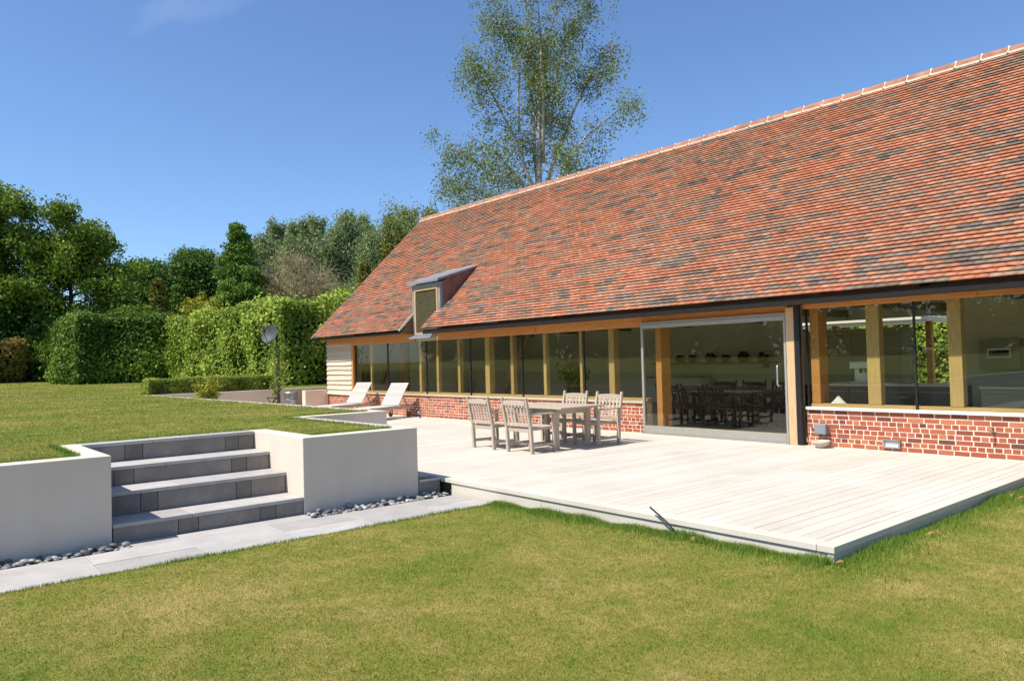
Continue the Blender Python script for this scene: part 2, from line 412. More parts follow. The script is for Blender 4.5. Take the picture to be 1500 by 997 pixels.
# deck: boards running towards the house
dm = MB(); x = -27.18; bw = 0.146
DX1, DY0 = -3.0, -6.16
def deck_from(x):
    if x < -12.22: return -4.9
    if x < -8.5: return -6.5
    return DY0 + 0.15
xj = x
while xj < DX1 - 0.16:
    xe = min(xj + bw, DX1 - 0.152)
    y0 = deck_from((xj+xe)/2); cuts = [y0]
    c = y0 + rng.uniform(0.8, 4.2)
    while c < -0.8: cuts.append(c); c += rng.uniform(3.4, 4.6)
    cuts.append(-0.155)
    for a, b in zip(cuts[:-1], cuts[1:]):
        if xe - xj > .03: dm.box(xj+.0028, xe-.0028, a+.002, b-.002, -0.028, rng.uniform(-.0012, .0006), rng.uniform(0, 1))
    xj = xe
# border boards
dm.box(DX1-.148, DX1, DY0, -0.0, -0.055, 0.0, .45)
dm.box(-8.298, DX1-.152, DY0, DY0+.146, -0.055, 0.0, .75)
dm.box(-8.5, -8.302, DY0, DY0+.146, -0.055, -0.002, .2)
dm.box(-24.0, DX1-.152, -.15, -0.004, -0.03, 0.0005, .9)
deck = dm.build('deck', M['deck'], bevel=0.003); tag(deck, kind='structure')
fm = MB()
for a, b in ((-8.28, -6.5), (-6.496, -4.6), (-4.596, -3.03)): fm.box(a, b, DY0+.02, DY0+.045, -.35, -.057, rng.uniform(.3, .7))
for a, b in ((DY0+.03, -3.2), (-3.196, 0.0)): fm.box(-3.045, -3.02, a, b, -.35, -.057, rng.uniform(.2, .5))
fm.box(-3.06, -3.012, DY0+.012, DY0+.06, -.35, -.056, .15)
fm.build('deck_fascia', M['deck'], deck, bevel=0.002)
sub = MB(); sub.box(-27.1, -3.06, -4.8, -.01, -.3, -.035); sub.box(-12.2, -3.06, -6.09, -4.82, -.3, -.035)
sub.build('deck_frame', M['soil'], deck)

# retaining walls
def wall(name, poly, z0, z1, label, cat='wall', bevel=.008, mat=None):
    m = MB(); m.prism([(x, y, z0) for x, y in poly], (0, 0, z1-z0)); o = m.build(name, mat or M['render'], bevel=bevel, seg=2); tag(o, label, cat); return o
T = .235
wall('retaining_wall', [(-8.5,-24), (-8.5,-10.19), (-10.22,-10.19), (-10.22,-10.43), (-8.74,-10.43), (-8.74,-24)], -.4, .70,
     'cream rendered retaining wall to the left of the stone steps, cut by the photo edge')
wall('retaining_wall', [(-8.5,-8.13), (-8.5,-6.52), (-11.98,-6.52), (-11.98,-4.92), (-27.198,-4.92), (-27.198,-5.14), (-12.2,-5.14), (-12.2,-6.75), (-8.74,-6.75), (-8.74,-7.9), (-10.22,-7.9), (-10.22,-8.13)], -.4, .70,
     'cream rendered retaining wall right of the steps, zigzagging back beside the deck to the box hedge')
wall('retaining_wall', [(-27.2,-5.139), (-27.2,2.4), (-27.42,2.4), (-27.42,-5.139)], -.4, .70, 'tan toned low wall directly under the clipped box hedge', 'wall', .008, M['tan'])
pl = MB(); pl.box(-8.745, -8.503, -6.517, -6.17, -.4, .0, .7)
tag(pl.build('plinth_block', M['slate'], bevel=.004), 'low grey stone block between the cream wall end and the deck corner', 'stone block')
wall('stub_wall', [(-24.46,-.86), (-24.2,-.86), (-24.2,-.012), (-24.46,-.012)], -.1, .71, 'short tan toned stub wall standing against the house corner beside the dustbin', 'wall', .008, M['tan'])

# stone steps
st = empty('stone_steps', (-9.2, -9.16, -.2)); tag(st, 'dark grey four step stone stair set between two cream retaining walls', 'steps')
fr = [-8.5, -8.99, -9.5, -10.0]; zt = [0.0, .25, .467, .70]; zb = [-.35, -.0, .25, .467]
cutsets = [(-10.18, -9.55, -9.34, -8.66, -8.47, -8.14), (-10.18, -9.8, -9.62, -8.75, -8.57, -8.14), (-10.18, -9.95, -9.74, -8.62, -8.43, -8.14), (-10.18, -9.72, -9.52, -8.52, -8.35, -8.14)]
for i in range(4):
    m = MB(); xb = fr[i+1]-.02 if i < 3 else -10.22
    zlow = (-.35, .002, .252, .469)[i]
    cs = cutsets[i]
    for j in range(len(cs)-1):
        narrow = (cs[j+1]-cs[j]) < .25
        m.box(fr[i]-.04, fr[i]-.006, cs[j]+.0025, cs[j+1]-.0025, zlow, zt[i]-.042, .22 if narrow else rng.uniform(.42, .62))
    n = 3
    ys = np.linspace(-10.185, -8.135, n+1) + np.array([0, .1, -.15, 0])
    tm = MB()
    for j in range(n): tm.box(xb, fr[i]+.004, ys[j]+.002, ys[j+1]-.002, zt[i]-.040, zt[i], rng.uniform(.35, .6))
    m.box(xb, fr[i]-.042, -10.18, -8.14, zlow, zt[i]-.0425, .3)
    so = m.build('step', M['slate'], st, bevel=.003, world=True); tm.build('tread', M['paving'], so, bevel=.003, world=True)

# pebbles along the walls
def pebble_mesh(seed):
    import bmesh
    r = random.Random(seed); bm = bmesh.new(); bmesh.ops.create_icosphere(bm, subdivisions=2, radius=1)
    ax = [Vector((r.gauss(0,1), r.gauss(0,1), r.gauss(0,1))).normalized() for _ in range(4)]; am = [r.uniform(-.16, .16) for _ in ax]
    for v in bm.verts:
        s = 1 + sum(a*max(0, v.co.normalized().dot(d)) for a, d in zip(am, ax)); v.co *= s
        v.co.x *= 1.25; v.co.y *= .95; v.co.z *= .62
    me = bpy.data.meshes.new('pebble'); bm.to_mesh(me); bm.free()
    for p in me.polygons: p.use_smooth = True
    return me
pebm = []
for k, c in enumerate(((.14,.142,.145), (.20,.20,.197), (.28,.276,.265), (.09,.093,.096), (.38,.37,.35))):
    pebm.append([pebble_mesh(100+k*3+j) for j in range(3)])
    mm = mat_plain('pebble_grey_%d' % k, c, .55, .35, 0, .22, 30)
    for me in pebm[-1]: me.materials.append(mm)
def pebbles(y0, y1, n, label, group):
    pts = []; tries = 0
    while len(pts) < n and tries < 20000:
        tries += 1
        x, y = random.uniform(-8.46, -8.22), random.uniform(y0, y1); r = random.uniform(.022, .044)
        if all((x-a)**2 + (y-b)**2 > ((r+c)*.86)**2 for a, b, c in pts): pts.append((x, y, r))
    for x, y, r in pts:
        o = bpy.data.objects.new('pebble', random.choice(random.choice(pebm))); COL.objects.link(o)
        o.location = (x, y, -.228 + r*.62 + random.choice((0, 0, .012, .03))); o.scale = (r, r, r)
        o.rotation_euler = (random.uniform(-.3,.3), random.uniform(-.3,.3), random.uniform(0, 6.28))
        tag(o, label, 'pebble', group)
pebbles(-11.9, -10.1, 96, 'smooth grey pebble in the strip under the cream wall left of the steps', 'pebbles left of the steps')
pebbles(-8.16, -6.2, 104, 'smooth grey pebble in the strip under the cream wall right of the steps', 'pebbles right of the steps')

# ================================================================== THE BARN HOUSE
XL, XR = -24.2, 2.4
EY, EZ, RY, RZ = -.56, 2.487, 4.15, 7.09
SL = math.hypot(RY-EY, RZ-EZ); CA, SA = (RY-EY)/SL, (RZ-EZ)/SL
house = empty('barn_house', (-11, 4, 0)); tag(house, 'long brick and oak barn house under a steep red clay tiled roof', 'house')
def H(mb, name, mat, parent=None, **kw): return mb.build(name, mat, parent or house, world=True, **kw)
def slope(x, s, n): return (x, EY + s*CA - n*SA, EZ + s*SA + n*CA)
DL, DR, DF, DB = -18.62, -17.2, -.06, 1.22       # dormer: left, right, front y, back y where its roof meets the tiles

def roof_tiles():
    V = []; Tn = []
    G, TW, XV = .1, .166, -24.32
    rows = int(SL/G)
    state = rng.random()
    for i in range(rows+1):
        s0 = i*G; s1 = min(s0 + .125, SL); y = EY + s0*CA
        off = (TW/2 if i % 2 else 0)
        x = XV - off
        run = 0; kind = .6
        wob = rng.normal(0, .0015)
        while x < XR+.3:
            if run <= 0:
                r = rng.random()
                if r < .19: kind = 'g'; run = int(rng.integers(1, 4))
                elif r < .50: kind = 'b'; run = int(rng.integers(1, 5))
                else: kind = 'o'; run = int(rng.integers(1, 6))
            run -= 1
            t = {'g': rng.uniform(.0, .13), 'b': rng.uniform(.16, .44), 'o': rng.uniform(.46, 1.0)}[kind]
            xa, xb = max(x, XV)+.0004, x+TW-.0004; x += TW
            segs = [(xa, xb)]
            if y < DB - .02:
                L, Rr = (DL, -17.42) if y < DF-.02 else (DL-.03, DR)
                segs = []
                if xa < L: segs.append((xa, min(xb, L)))
                if xb > Rr: segs.append((max(xa, Rr), xb))
            for a, b in segs:
                if b - a < .015: continue
                lift = .042 + rng.normal(0, .0011) + wob; up = .003; sk = rng.normal(0, .0009) + (rng.random() < .012)*rng.normal(0, .006); ds = rng.normal(0, .0012)
                V.append([slope(a, s0+ds, lift-.017+sk), slope(b, s0+ds, lift-.017-sk), slope(b, s0+ds, lift-sk), slope(a, s0+ds, lift+sk),
                          slope(a, s1, up-.012), slope(b, s1, up-.012), slope(b, s1, up), slope(a, s1, up)])
                Tn += [t]*5
    V = np.array(V, dtype=np.float64); n = len(V)
    fl = np.array([(0,1,2,3), (3,2,6,7), (0,3,7,4), (1,5,6,2), (0,4,5,1)])
    F = (np.arange(n)[:, None, None]*8 + fl[None]).reshape(-1, 4)
    return np_faces('roof', V.reshape(-1, 3), F, M['tile'], Tn, house)
roof = roof_tiles()
# boarding beneath the tiles, back slope, ridge
m = MB()
def slab(x0, x1, s0, s1, n0=-.05, n1=-.012):
    m.poly([slope(x0,s0,n0), slope(x1,s0,n0), slope(x1,s1,n0), slope(x0,s1,n0), slope(x0,s0,n1), slope(x1,s0,n1), slope(x1,s1,n1), slope(x0,s1,n1)],
           [(0,3,2,1),(4,5,6,7),(0,1,5,4),(1,2,6,5),(2,3,7,6),(3,0,4,7)])
sd = (DB-EY)/CA
slab(-24.29, DL-.002, .10, SL); slab(-17.418, XR+.3, .10, SL); slab(DL+.002, -17.422, sd+.02, SL)
H(m, 'roof_boarding', M['plaster'], roof)
m = MB(); by = 2*RY - EY

def back(x0, x1, f0, f1):   # a piece of the rear slope between two fractions of its run
    P = lambda f, dz: (x0, RY+.02 + (by-RY-.02)*f, RZ + (EZ-RZ)*f + dz)
    m.prism([P(f0,0), P(f1,0), P(f1,-.05), P(f0,-.05)], (x1-x0, 0, 0), .6)
back(-24.3, XR+.3, 0, .30); back(-24.3, XR+.3, .72, 1); RL = [x for x in np.arange(-22.6, XR-1.5, 3.0)]; xq = -24.3
for x in RL: back(xq, x, .3005, .7195); xq = x+1.9
back(xq, XR+.3, .3005, .7195); bs = H(m, 'back_roof_slope', M['tile'], roof); rl = MB()
for x in RL:
    P = lambda f, dz: (x+.002, RY+.02 + (by-RY-.02)*f, RZ + (EZ-RZ)*f + dz)
    rl.prism([P(.301,-.012), P(.719,-.012), P(.719,-.03), P(.301,-.03)], (1.896, 0, 0))
op = NT('added_opal_panel'); ot = op.n('ShaderNodeBsdfTranslucent'); ot.inputs[0].default_value = (.62, .62, .56, 1); op.l(ot.outputs[0], op.out.inputs[0])
H(rl, 'added_rooflight', op.m, roof)  # opal rooflights added on the unseen rear slope to brighten the room
m = MB(); mm = MB(); x = -24.34
while x < XR+.3:
    L_ = .45; t = rng.random(); pts = []
    for k in range(9):
        a = math.pi*k/8 - .0; pts.append((RY - .135*math.cos(a)*1.0, RZ - .075 + .135*math.sin(a)))
    z_ = rng.normal(0, .003)
    vs_ = [(x+.012, py, pz+z_) for py, pz in pts] + [(x+L_-.012, py, pz+z_) for py, pz in pts]
    m.poly(vs_, [(k, k+1, 9+k+1, 9+k) for k in range(8)], t)
    mm.prism([(x-.016, RY-.145, RZ-.09), (x-.016, RY-.06, RZ+.055), (x-.016, RY, RZ+.078), (x-.016, RY+.06, RZ+.055), (x-.016, RY+.145, RZ-.09)], (.034, 0, 0))
    mm.box(x+.018, x+L_-.018, RY-.160, RY-.128, RZ-.118, RZ-.084 + rng.uniform(-.008, .008))
    x += L_
H(m, 'ridge', M['ridge'], roof, smooth=True); H(mm, 'ridge_mortar', M['mortar'], roof)
m = MB()   # mortar along the left verge
m.prism([slope(-24.325, .0, -.03), slope(-24.325, SL-.05, -.03), slope(-24.325, SL-.05, .004), slope(-24.325, .0, .004)], (.05, 0, 0)); H(m, 'verge', M['mortar'], roof)
m = MB(); m.box(-17.42, XR+.3, -.525, -.495, 2.338, 2.462); m.box(-24.3, DL-.01, -.525, -.495, 2.392, 2.462)
H(m, 'fascia', M['fascia'], roof, bevel=.003)
m = MB(); m.box(-17.42, XR+.3, -.493, -.005, 2.41, 2.425); m.box(-24.3, DL-.01, -.493, -.005, 2.41, 2.425); H(m, 'soffit', M['oak'], roof)
m = MB()
for x in np.arange(-16.9, XR, 1.25):   # rafter feet under the eaves
    m.box(x, x+.09, -.49, -.036, 2.36, 2.408, rng.random())
H(m, 'rafter_feet', M['oak'], roof)

# brickwork
def brick_wall(x0, x1, courses=8):
    mb = MB(); mb2 = MB(); ch = .6/courses
    mb.box(x0, x1, .006, .21, -.32, .598)
    pat = 'SSHSHSHS'[::-1]
    for r in range(courses):
        x = x0 - (rng.uniform(0, .2)); z0 = r*ch
        while x < x1:
            L_ = (.225 if pat[r] == 'S' else .1125) * rng.uniform(.93, 1.05)
            if pat[r] == 'S' and rng.random() < .08: L_ *= .55
            a, b = max(x, x0), min(x+L_-.018, x1)
            if b-a > .02:
                d = rng.normal(0, .0012); j = rng.normal(0, .0014)
                mb2.box(a, b, -.0005+d, .05, z0+.0078+j, z0+ch-.0078+j, float(np.clip(rng.normal(.58, .25), 0, 1)))
            x += L_
    o = H(mb2, 'wall', M['brick'], bevel=.002); H(mb, 'mortar_bed', M['mortar'], o)
    return o
brick_wall(XL, -10.05); brick_wall(-6.56, XR)

# interior shell
m = MB(); m.box(XL+.02, XR-.02, .25, 8.4, -.1, -.003); H(m, 'interior_floor', M['intfloor'])
m = MB()
for x in (XL+.03, XR-.27): m.prism([(x, .3, -.02), (x, 8.4, -.02), (x, 8.4, 2.80), (x, RY, RZ-.14), (x, .02, 2.82), (x, .02, 2.42), (x, .3, 2.42)], (.24, 0, 0))
m.box(XL+.3, -11.35, 8.1, 8.4, 0, 2.4); m.box(-3.2, XR-.3, 8.1, 8.4, 0, 2.4); m.box(XL+.3, XR-.3, 8.1, 8.4, 2.4, 2.9)
m.box(-5.93, -2.6, 4.6, 4.75, 0, 2.7)
H(m, 'inner_wall', M['plaster'])
gw = MB(); gw.box(XL+.002, XL+.028, .02, 8.4, .5, 2.4); gw.prism([(XL+.002, .02, 2.402), (XL+.002, 8.4, 2.402), (XL+.002, RY, RZ-.2)], (.026, 0, 0)); H(gw, 'gable_boarding', M['clad'])
gb = MB(); gb.box(XL+.002, XL+.2, .215, 8.4, -.05, .498, .5); H(gb, 'gable_plinth', M['brick'])

# weatherboarding
m = MB(); z = .565; n = 0
while z < 2.36:
    h = rng.uniform(.135, .185); k = 12; z1 = min(z+h, 2.38)
    xs_ = np.linspace(XL-.012, -22.43, k+1); ph = rng.uniform(0, 6)
    lowz = [z - .012 + .006*math.sin(ph + i*.45) + rng.normal(0, .0025) for i in range(k+1)]
    t = rng.random()
    for i in range(k):
        a, b = xs_[i], xs_[i+1]
        m.poly([(a,-.058,lowz[i]), (b,-.058,lowz[i+1]), (b,-.006,z1+.02), (a,-.006,z1+.02), (a,-.024,lowz[i]), (b,-.024,lowz[i+1]), (b,.02,z1+.02), (a,.02,z1+.02)],
               [(0,1,2,3), (4,7,6,5), (0,4,5,1), (3,2,6,7), (1,5,6,2), (0,3,7,4)], t)
    z = z1; n += 1
H(m, 'weatherboarding', M['clad'])
m = MB(); m.box(XL-.05, XL-.016, -.03, .25, -.02, 2.40); H(m, 'corner_gap_strip', M['black'])  # black strip drawn where the house corner shows only a dark gap
m = MB(); m.box(-22.425, -22.32, -.045, .12, .60, 2.172, .7); H(m, 'post', M['oak'], bevel=.004)

# eaves beam, sills
m = MB()
for a, b in ((XL, DL+.02), (-17.45, -13.3), (-13.295, -10.03)): m.box(a+.003, b-.003, -.035, .14, 2.172, 2.408, rng.uniform(.4, 1))
for a, b in ((-10.027, -6.83),): m.box(a, b, -.035, .14, 2.215, 2.408, .8)
for a, b in ((-6.55, -3.9), (-3.895, 0), (.005, XR)): m.box(a, b, -.035, .14, 2.292, 2.408, rng.uniform(.3, 1))
H(m, 'eaves_beam', M['oak'], bevel=.004)
m = MB(); m.box(DL+.022, -17.452, .02, .14, 2.172, 2.30, .5); H(m, 'lintel', M['sillwood'])
m = MB(); m.box(-22.42, -10.05, -.03, .20, .601, .65, .4); H(m, 'sill', M['sillwood'], bevel=.004)
m = MB(); m.box(-6.55, XR, -.045, .20, .601, .645, .5); H(m, 'sill', M['white'], bevel=.005)
m = MB(); m.box(-22.42, -10.05, .062, .2, .652, .705, .8); m.box(-6.5, XR, .062, .2, .647, .70, .8); H(m, 'sill_rail', M['oakv'], bevel=.003)

# posts behind the glass
def post(x, wd, dp, z0, z1, mat='oakv'):
    m = MB(); m.box(x-wd/2, x+wd/2, .085, .085+dp, z0, z1, rng.uniform(.3, .9)); H(m, 'post', M[mat], bevel=.006)
for x, wd, dp in ((-21.35,.08,.10), (-18.5,.11,.12), (-17.62,.11,.12), (-16.6,.11,.13), (-15.35,.18,.18), (-14.36,.11,.13), (-13.15,.10,.12), (-11.95,.08,.08), (-11.03,.16,.18)):
    post(x, wd, dp, .706, 2.171)
for x, wd, dp in ((-5.45,.205,.16), (-4.26,.185,.16), (-1.4,.2,.16), (-.2,.2,.16)): post(x, wd, dp, .702, 2.291)
post(-6.42, .15, .3, .702, 2.291, 'oak'); post(-9.75, .14, .3, .0, 2.2, 'oak')
def brace(pts, wd):
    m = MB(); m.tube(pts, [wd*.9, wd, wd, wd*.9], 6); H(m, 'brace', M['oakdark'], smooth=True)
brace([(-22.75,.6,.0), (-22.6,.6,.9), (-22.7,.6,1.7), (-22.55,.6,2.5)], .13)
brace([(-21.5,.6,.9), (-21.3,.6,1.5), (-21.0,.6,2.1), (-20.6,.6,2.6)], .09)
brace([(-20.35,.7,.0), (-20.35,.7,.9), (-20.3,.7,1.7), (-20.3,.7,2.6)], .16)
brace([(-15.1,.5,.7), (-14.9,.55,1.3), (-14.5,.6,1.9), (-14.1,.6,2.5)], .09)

# glazing
def window(x0, x1, z0, z1):
    f = MB(); f.box(x0, x0+.03, .030, .066, z0-.01, z1); o = H(f, 'window', M['black'])
    g = MB(); g.box(x0+.032, x1-.002, .046, .058, z0, z1); H(g, 'pane', M['glass'], o)
for a, b in ((-22.318,-20.26), (-20.26,-18.12), (-18.12,-16.03), (-16.03,-13.92), (-13.92,-11.82), (-11.82,-10.05)): window(a, b, .653, 2.171)
for a, b in ((-6.545,-4.815), (-4.815,-1.9), (-1.9,.5), (.5,XR)): window(a, b, .648, 2.291)

# sliding door
door = MB(); door.box(-10.03,-9.978,-.115,-.055,.03,2.205); door.box(-6.872,-6.832,-.115,-.055,.03,2.205)
door.box(-9.976,-6.874,-.115,-.055,.03,.172); door.box(-9.976,-6.874,-.115,-.055,2.125,2.205)
do = H(door, 'sliding_door', M['alu'], bevel=.003)
g = MB(); g.box(-9.977,-6.873,-.092,-.080,.173,2.124); H(g, 'pane', M['glass'], do)
hd = MB(); hd.tube([(-6.93,-.117,1.0), (-6.95,-.19,1.0), (-6.955,-.21,1.03), (-6.955,-.21,1.33), (-6.95,-.19,1.36), (-6.93,-.117,1.36)], .014, 8); H(hd, 'handle', M['steel'], do, smooth=True)
m = MB(); m.box(-10.04,-6.82,-.14,.2,-.001,.028); H(m, 'threshold', M['alu'])
m = MB(); m.box(-9.25,-6.84,.02,.2,.03,.15); H(m, 'threshold_board', M['oakv'])
m = MB(); m.box(-6.82,-6.672,-.125,.18,0.002,2.335,.55); H(m, 'door_post', mat_wood('honey_oak', ((0.46, 0.30, 0.155), (0.62, 0.44, 0.25)), (8, 8, 0.5)), bevel=.005)
m = MB(); m.box(-10.05,-6.82,-.1,-.036,2.209,2.25); H(m, 'door_head', M['alu'])
m = MB(); m.box(-6.655,-6.575,-.13,-.05,0.0,2.40); H(m, 'downpipe', M['black'], bevel=.006)

# dormer
ZT = 3.80
m = MB(); m.box(DL-.02, DL+.10, DF, DF+.1, 2.36, ZT); m.box(DR-.12, DR, DF, DF+.1, 2.36, ZT); m.box(DL+.10, DR-.12, DF, DF+.1, ZT-.12, ZT)
dorm = H(m, 'dormer', M['lead'], bevel=.004)
m = MB(); m.box(DL+.102, DL+.18, DF-.01, DF+.07, 2.36, ZT-.122); m.box(DR-.19, DR-.122, DF-.01, DF+.07, 2.36, ZT-.122); m.box(DL+.182, DR-.192, DF-.01, DF+.07, ZT-.19, ZT-.122); m.box(DL+.182, DR-.192, DF-.01, DF+.07, 2.36, 2.42)
wf = H(m, 'window_frame', M['oakv'], dorm, bevel=.003)
m = MB()
for k in range(22):
    z = 2.45 + k*.054; m.poly([(DL+.184, DF+.01, z), (DR-.194, DF+.01, z), (DR-.194, DF+.05, z+.036), (DL+.184, DF+.05, z+.036), (DL+.184, DF+.012, z-.008), (DR-.194, DF+.012, z-.008), (DR-.194, DF+.052, z+.028), (DL+.184, DF+.052, z+.028)],
        [(0,1,2,3), (4,7,6,5), (0,4,5,1), (3,2,6,7)])
H(m, 'louvre', mat_plain('bronze_louvre', (.13, .11, .055), .5, .4), dorm)
m = MB(); m.box(DL+.182, DR-.192, DF+.075, DF+.09, 2.36, ZT-.12); H(m, 'louvre_back', M['black'], dorm)
m = MB()   # dormer roof: shallow metal sheet rising back to the tiles
zb_ = EZ + (DB+.1-EY)/CA*SA
m.prism([(DL-.1, DF-.12, ZT+.002), (DL-.1, DB+.1, zb_-.03), (DL-.1, DB+.12, zb_+.03), (DL-.1, DF-.12, ZT+.078)], (DR+.06-DL+.1, 0, 0)); H(m, 'dormer_roof', M['lead'], dorm, bevel=.004)
m = MB()
def cheek(m, x0, x1): m.prism([(x0, DF+.1, 2.36), (x0, DF+.1, ZT+.03), (x0, DB+.05, zb_-.03), (x0, DB-.1, zb_-.4)], (x1-x0, 0, 0))
cheek(m, DL-.02, DL+.01); H(m, 'dormer_cheek', M['copper'], dorm); m = MB(); cheek(m, DR-.03, DR+.002)
for y in (.34, .70): m.box(DR+.003, DR+.018, y, y+.03, EZ+(y-EY)/CA*SA+.02, ZT+.03+(y-DF)*.28-.02)
H(m, 'dormer_cheek', M['copper'], dorm)
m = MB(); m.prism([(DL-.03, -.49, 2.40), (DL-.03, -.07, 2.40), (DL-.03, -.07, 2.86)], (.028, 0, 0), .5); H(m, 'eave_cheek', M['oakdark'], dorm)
m = MB(); m.prism([slope(DL+.002, .0, -.035), slope(DL+.002, .72, -.035), slope(DL+.002, .72, .018), slope(DL+.002, .0, .018)], (.022, 0, 0)); H(m, 'cut_verge', M['mortar'], dorm)
m = MB(); m.prism([(DL+.02, -.26, 2.235), (DL+.02, -.05, 2.30), (DL+.02, -.05, 2.355), (DL+.02, -.26, 2.275)], (1.15, 0, 0)); m.prism([(DL+.3, -.20, 2.30), (DL+.3, -.062, 2.34), (DL+.3, -.062, 2.40), (DL+.3, -.20, 2.345)], (.85, 0, 0)); H(m, 'dormer_sill', M['lead'], dorm, bevel=.003)

# ================================================================== GARDEN FURNITURE
def part(m, name, mat, root, bevel=.004): return m.build(name, mat, root, bevel=bevel)
def make_chair(mat, name='garden_armchair'):
    """origin on the ground under the seat, facing +Y; 0.66 wide"""
    r = empty(name); W_, D_ = .66, .58; a = W_/2-.03
    m = MB()
    for k in range(6):
        y = -.20 + k*.085; dz = -.016*math.sin(math.pi*(k+.5)/6)
        m.box(-a+.03, a-.03, y, y+.074, .420+dz, .440+dz, random.random())
    m.box(-a+.03, a-.03, .285, .315, .365, .425, .5); m.box(-a+.03, -a+.055, -.24, .28, .375, .418, .5); m.box(a-.055, a-.03, -.24, .28, .375, .418, .5)
    part(m, 'seat', mat, r)
    m = MB(); lean = .10
    def bk(z): return -.255 - lean*(z-.42)/.5
    n = 8
    for k in range(n):    # curved top rail
        x0, x1 = -a+.03 + k*(2*a-.06)/n, -a+.03 + (k+1)*(2*a-.06)/n
        h = lambda x: .888 - .016*(x/a)**2
        ya = bk(.87)
        m.poly([(x0,ya-.018,.80),(x1,ya-.018,.80),(x1,ya+.016,.80),(x0,ya+.016,.80),(x0,ya-.018,h(x0)),(x1,ya-.018,h(x1)),(x1,ya+.016,h(x1)),(x0,ya+.016,h(x0))],
               [(0,3,2,1),(4,5,6,7),(0,1,5,4),(2,3,7,6)] + ([(3,0,4,7)] if k == 0 else []) + ([(1,2,6,5)] if k == n-1 else []), .6)
    m.beam((-a+.03, bk(.47), .475), (a-.03, bk(.47), .475), .03, .06, col=.5)
    for k in range(6):
        x = -a + .085 + k*(2*a-.17)/5
        m.beam((x, bk(.5), .50), (x, bk(.81), .81), .044, .014, up=(0,1,0), col=random.random())
    part(m, 'backrest', mat, r)
    for s in (-1, 1):
        m = MB(); m.beam((s*a, -.235, 0), (s*a, bk(.42), .43), .055, .055, up=(0,1,0), col=.5); m.beam((s*a, bk(.42), .42), (s*a, bk(.93), .93), .052, .05, up=(0,1,0), col=.55, taper=.85); part(m, 'leg', mat, r)
        m = MB(); m.box(s*a-.027, s*a+.027, .255, .31, 0, .63, .5); part(m, 'leg', mat, r)
        m = MB(); m.beam((s*a, -.31, .648), (s*a, .33, .643), .065, .026, col=.7); part(m, 'armrest', mat, r)
        m = MB(); m.beam((s*a, -.23, .13), (s*a, .27, .13), .025, .05, col=.4); part(m, 'stretcher', mat, r)
    m = MB(); m.box(-a+.02, a-.02, -.012, .012, .11, .15, .4); part(m, 'cross_rail', mat, r)
    m = MB(); m.box(-a+.02, a-.02, -.25, -.225, .35, .42, .4); part(m, 'back_rail', mat, r)
    return r
def copy_tree(o, parent=None, mat=None):
    c = o.copy(); COL.objects.link(c); c.parent = parent
    if o.type == 'MESH' and mat is not None:
        c.data = o.data.copy(); c.data.materials.clear(); c.data.materials.append(mat)
    for ch in [x for x in bpy.data.objects if x.parent == o]: copy_tree(ch, c, mat)
    return c
def put(o, x, y, z, rz, label=None, cat=None, group=None):
    o.location = (x, y, z); o.rotation_euler = (0, 0, rz); tag(o, label, cat, group); return o
ch0 = make_chair(M['teak'])
GC = 'weathered teak armchairs round the deck table'
put(copy_tree(ch0), -9.52, -2.00, .001, R(180), 'weathered teak armchair on the house side of the table, nearest the sliding door', 'chair', GC)
put(copy_tree(ch0), -10.44, -1.95, .001, R(181), 'weathered teak armchair half hidden behind the tabletop on its house side', 'chair', GC)
put(copy_tree(ch0), -9.67, -3.50, .001, R(1.5), 'weathered teak armchair seen from behind, nearest the camera, covering the table end', 'chair', GC)
put(ch0, -10.64, -3.50, .001, R(-2), 'weathered teak armchair seen from behind, leftmost of the four at the table', 'chair', GC)

def make_table(mat, name, L_, W_, ht=.735):
    r = empty(name); m = MB(); n = int(W_/.095); wd = W_/n
    for k in range(n): m.box(-L_/2+.09, L_/2-.09, -W_/2+k*wd+.003, -W_/2+(k+1)*wd-.003, ht-.028, ht, random.random())
    for s in (-1, 1): m.box(*sorted((s*L_/2, s*(L_/2-.086))), -W_/2, W_/2, ht-.03, ht+.001, .6)
    part(m, 'tabletop', mat, r)
    for sx in (-1, 1):
        for sy in (-1, 1):
            m = MB(); x, y = sx*(L_/2-.27), sy*(W_/2-.14); m.box(x-.04, x+.04, y-.04, y+.04, 0, ht-.031, .5); part(m, 'leg', mat, r)
    m = MB(); ax, ay = L_/2-.27, W_/2-.14
    m.box(-ax+.04, ax-.04, ay-.015, ay+.015, ht-.13, ht-.032, .4); m.box(-ax+.04, ax-.04, -ay-.015, -ay+.015, ht-.13, ht-.032, .4)
    m.box(-ax-.015, -ax+.015, -ay+.04, ay-.04, ht-.13, ht-.032, .4); m.box(ax-.015, ax+.015, -ay+.04, ay-.04, ht-.13, ht-.032, .4)
    part(m, 'apron', mat, r); return r
tb = make_table(M['teak'], 'garden_table', 1.6, 1.05)
put(tb, -9.95, -2.73, .001, 0, 'weathered rectangular teak garden table on the pale deck', 'table')

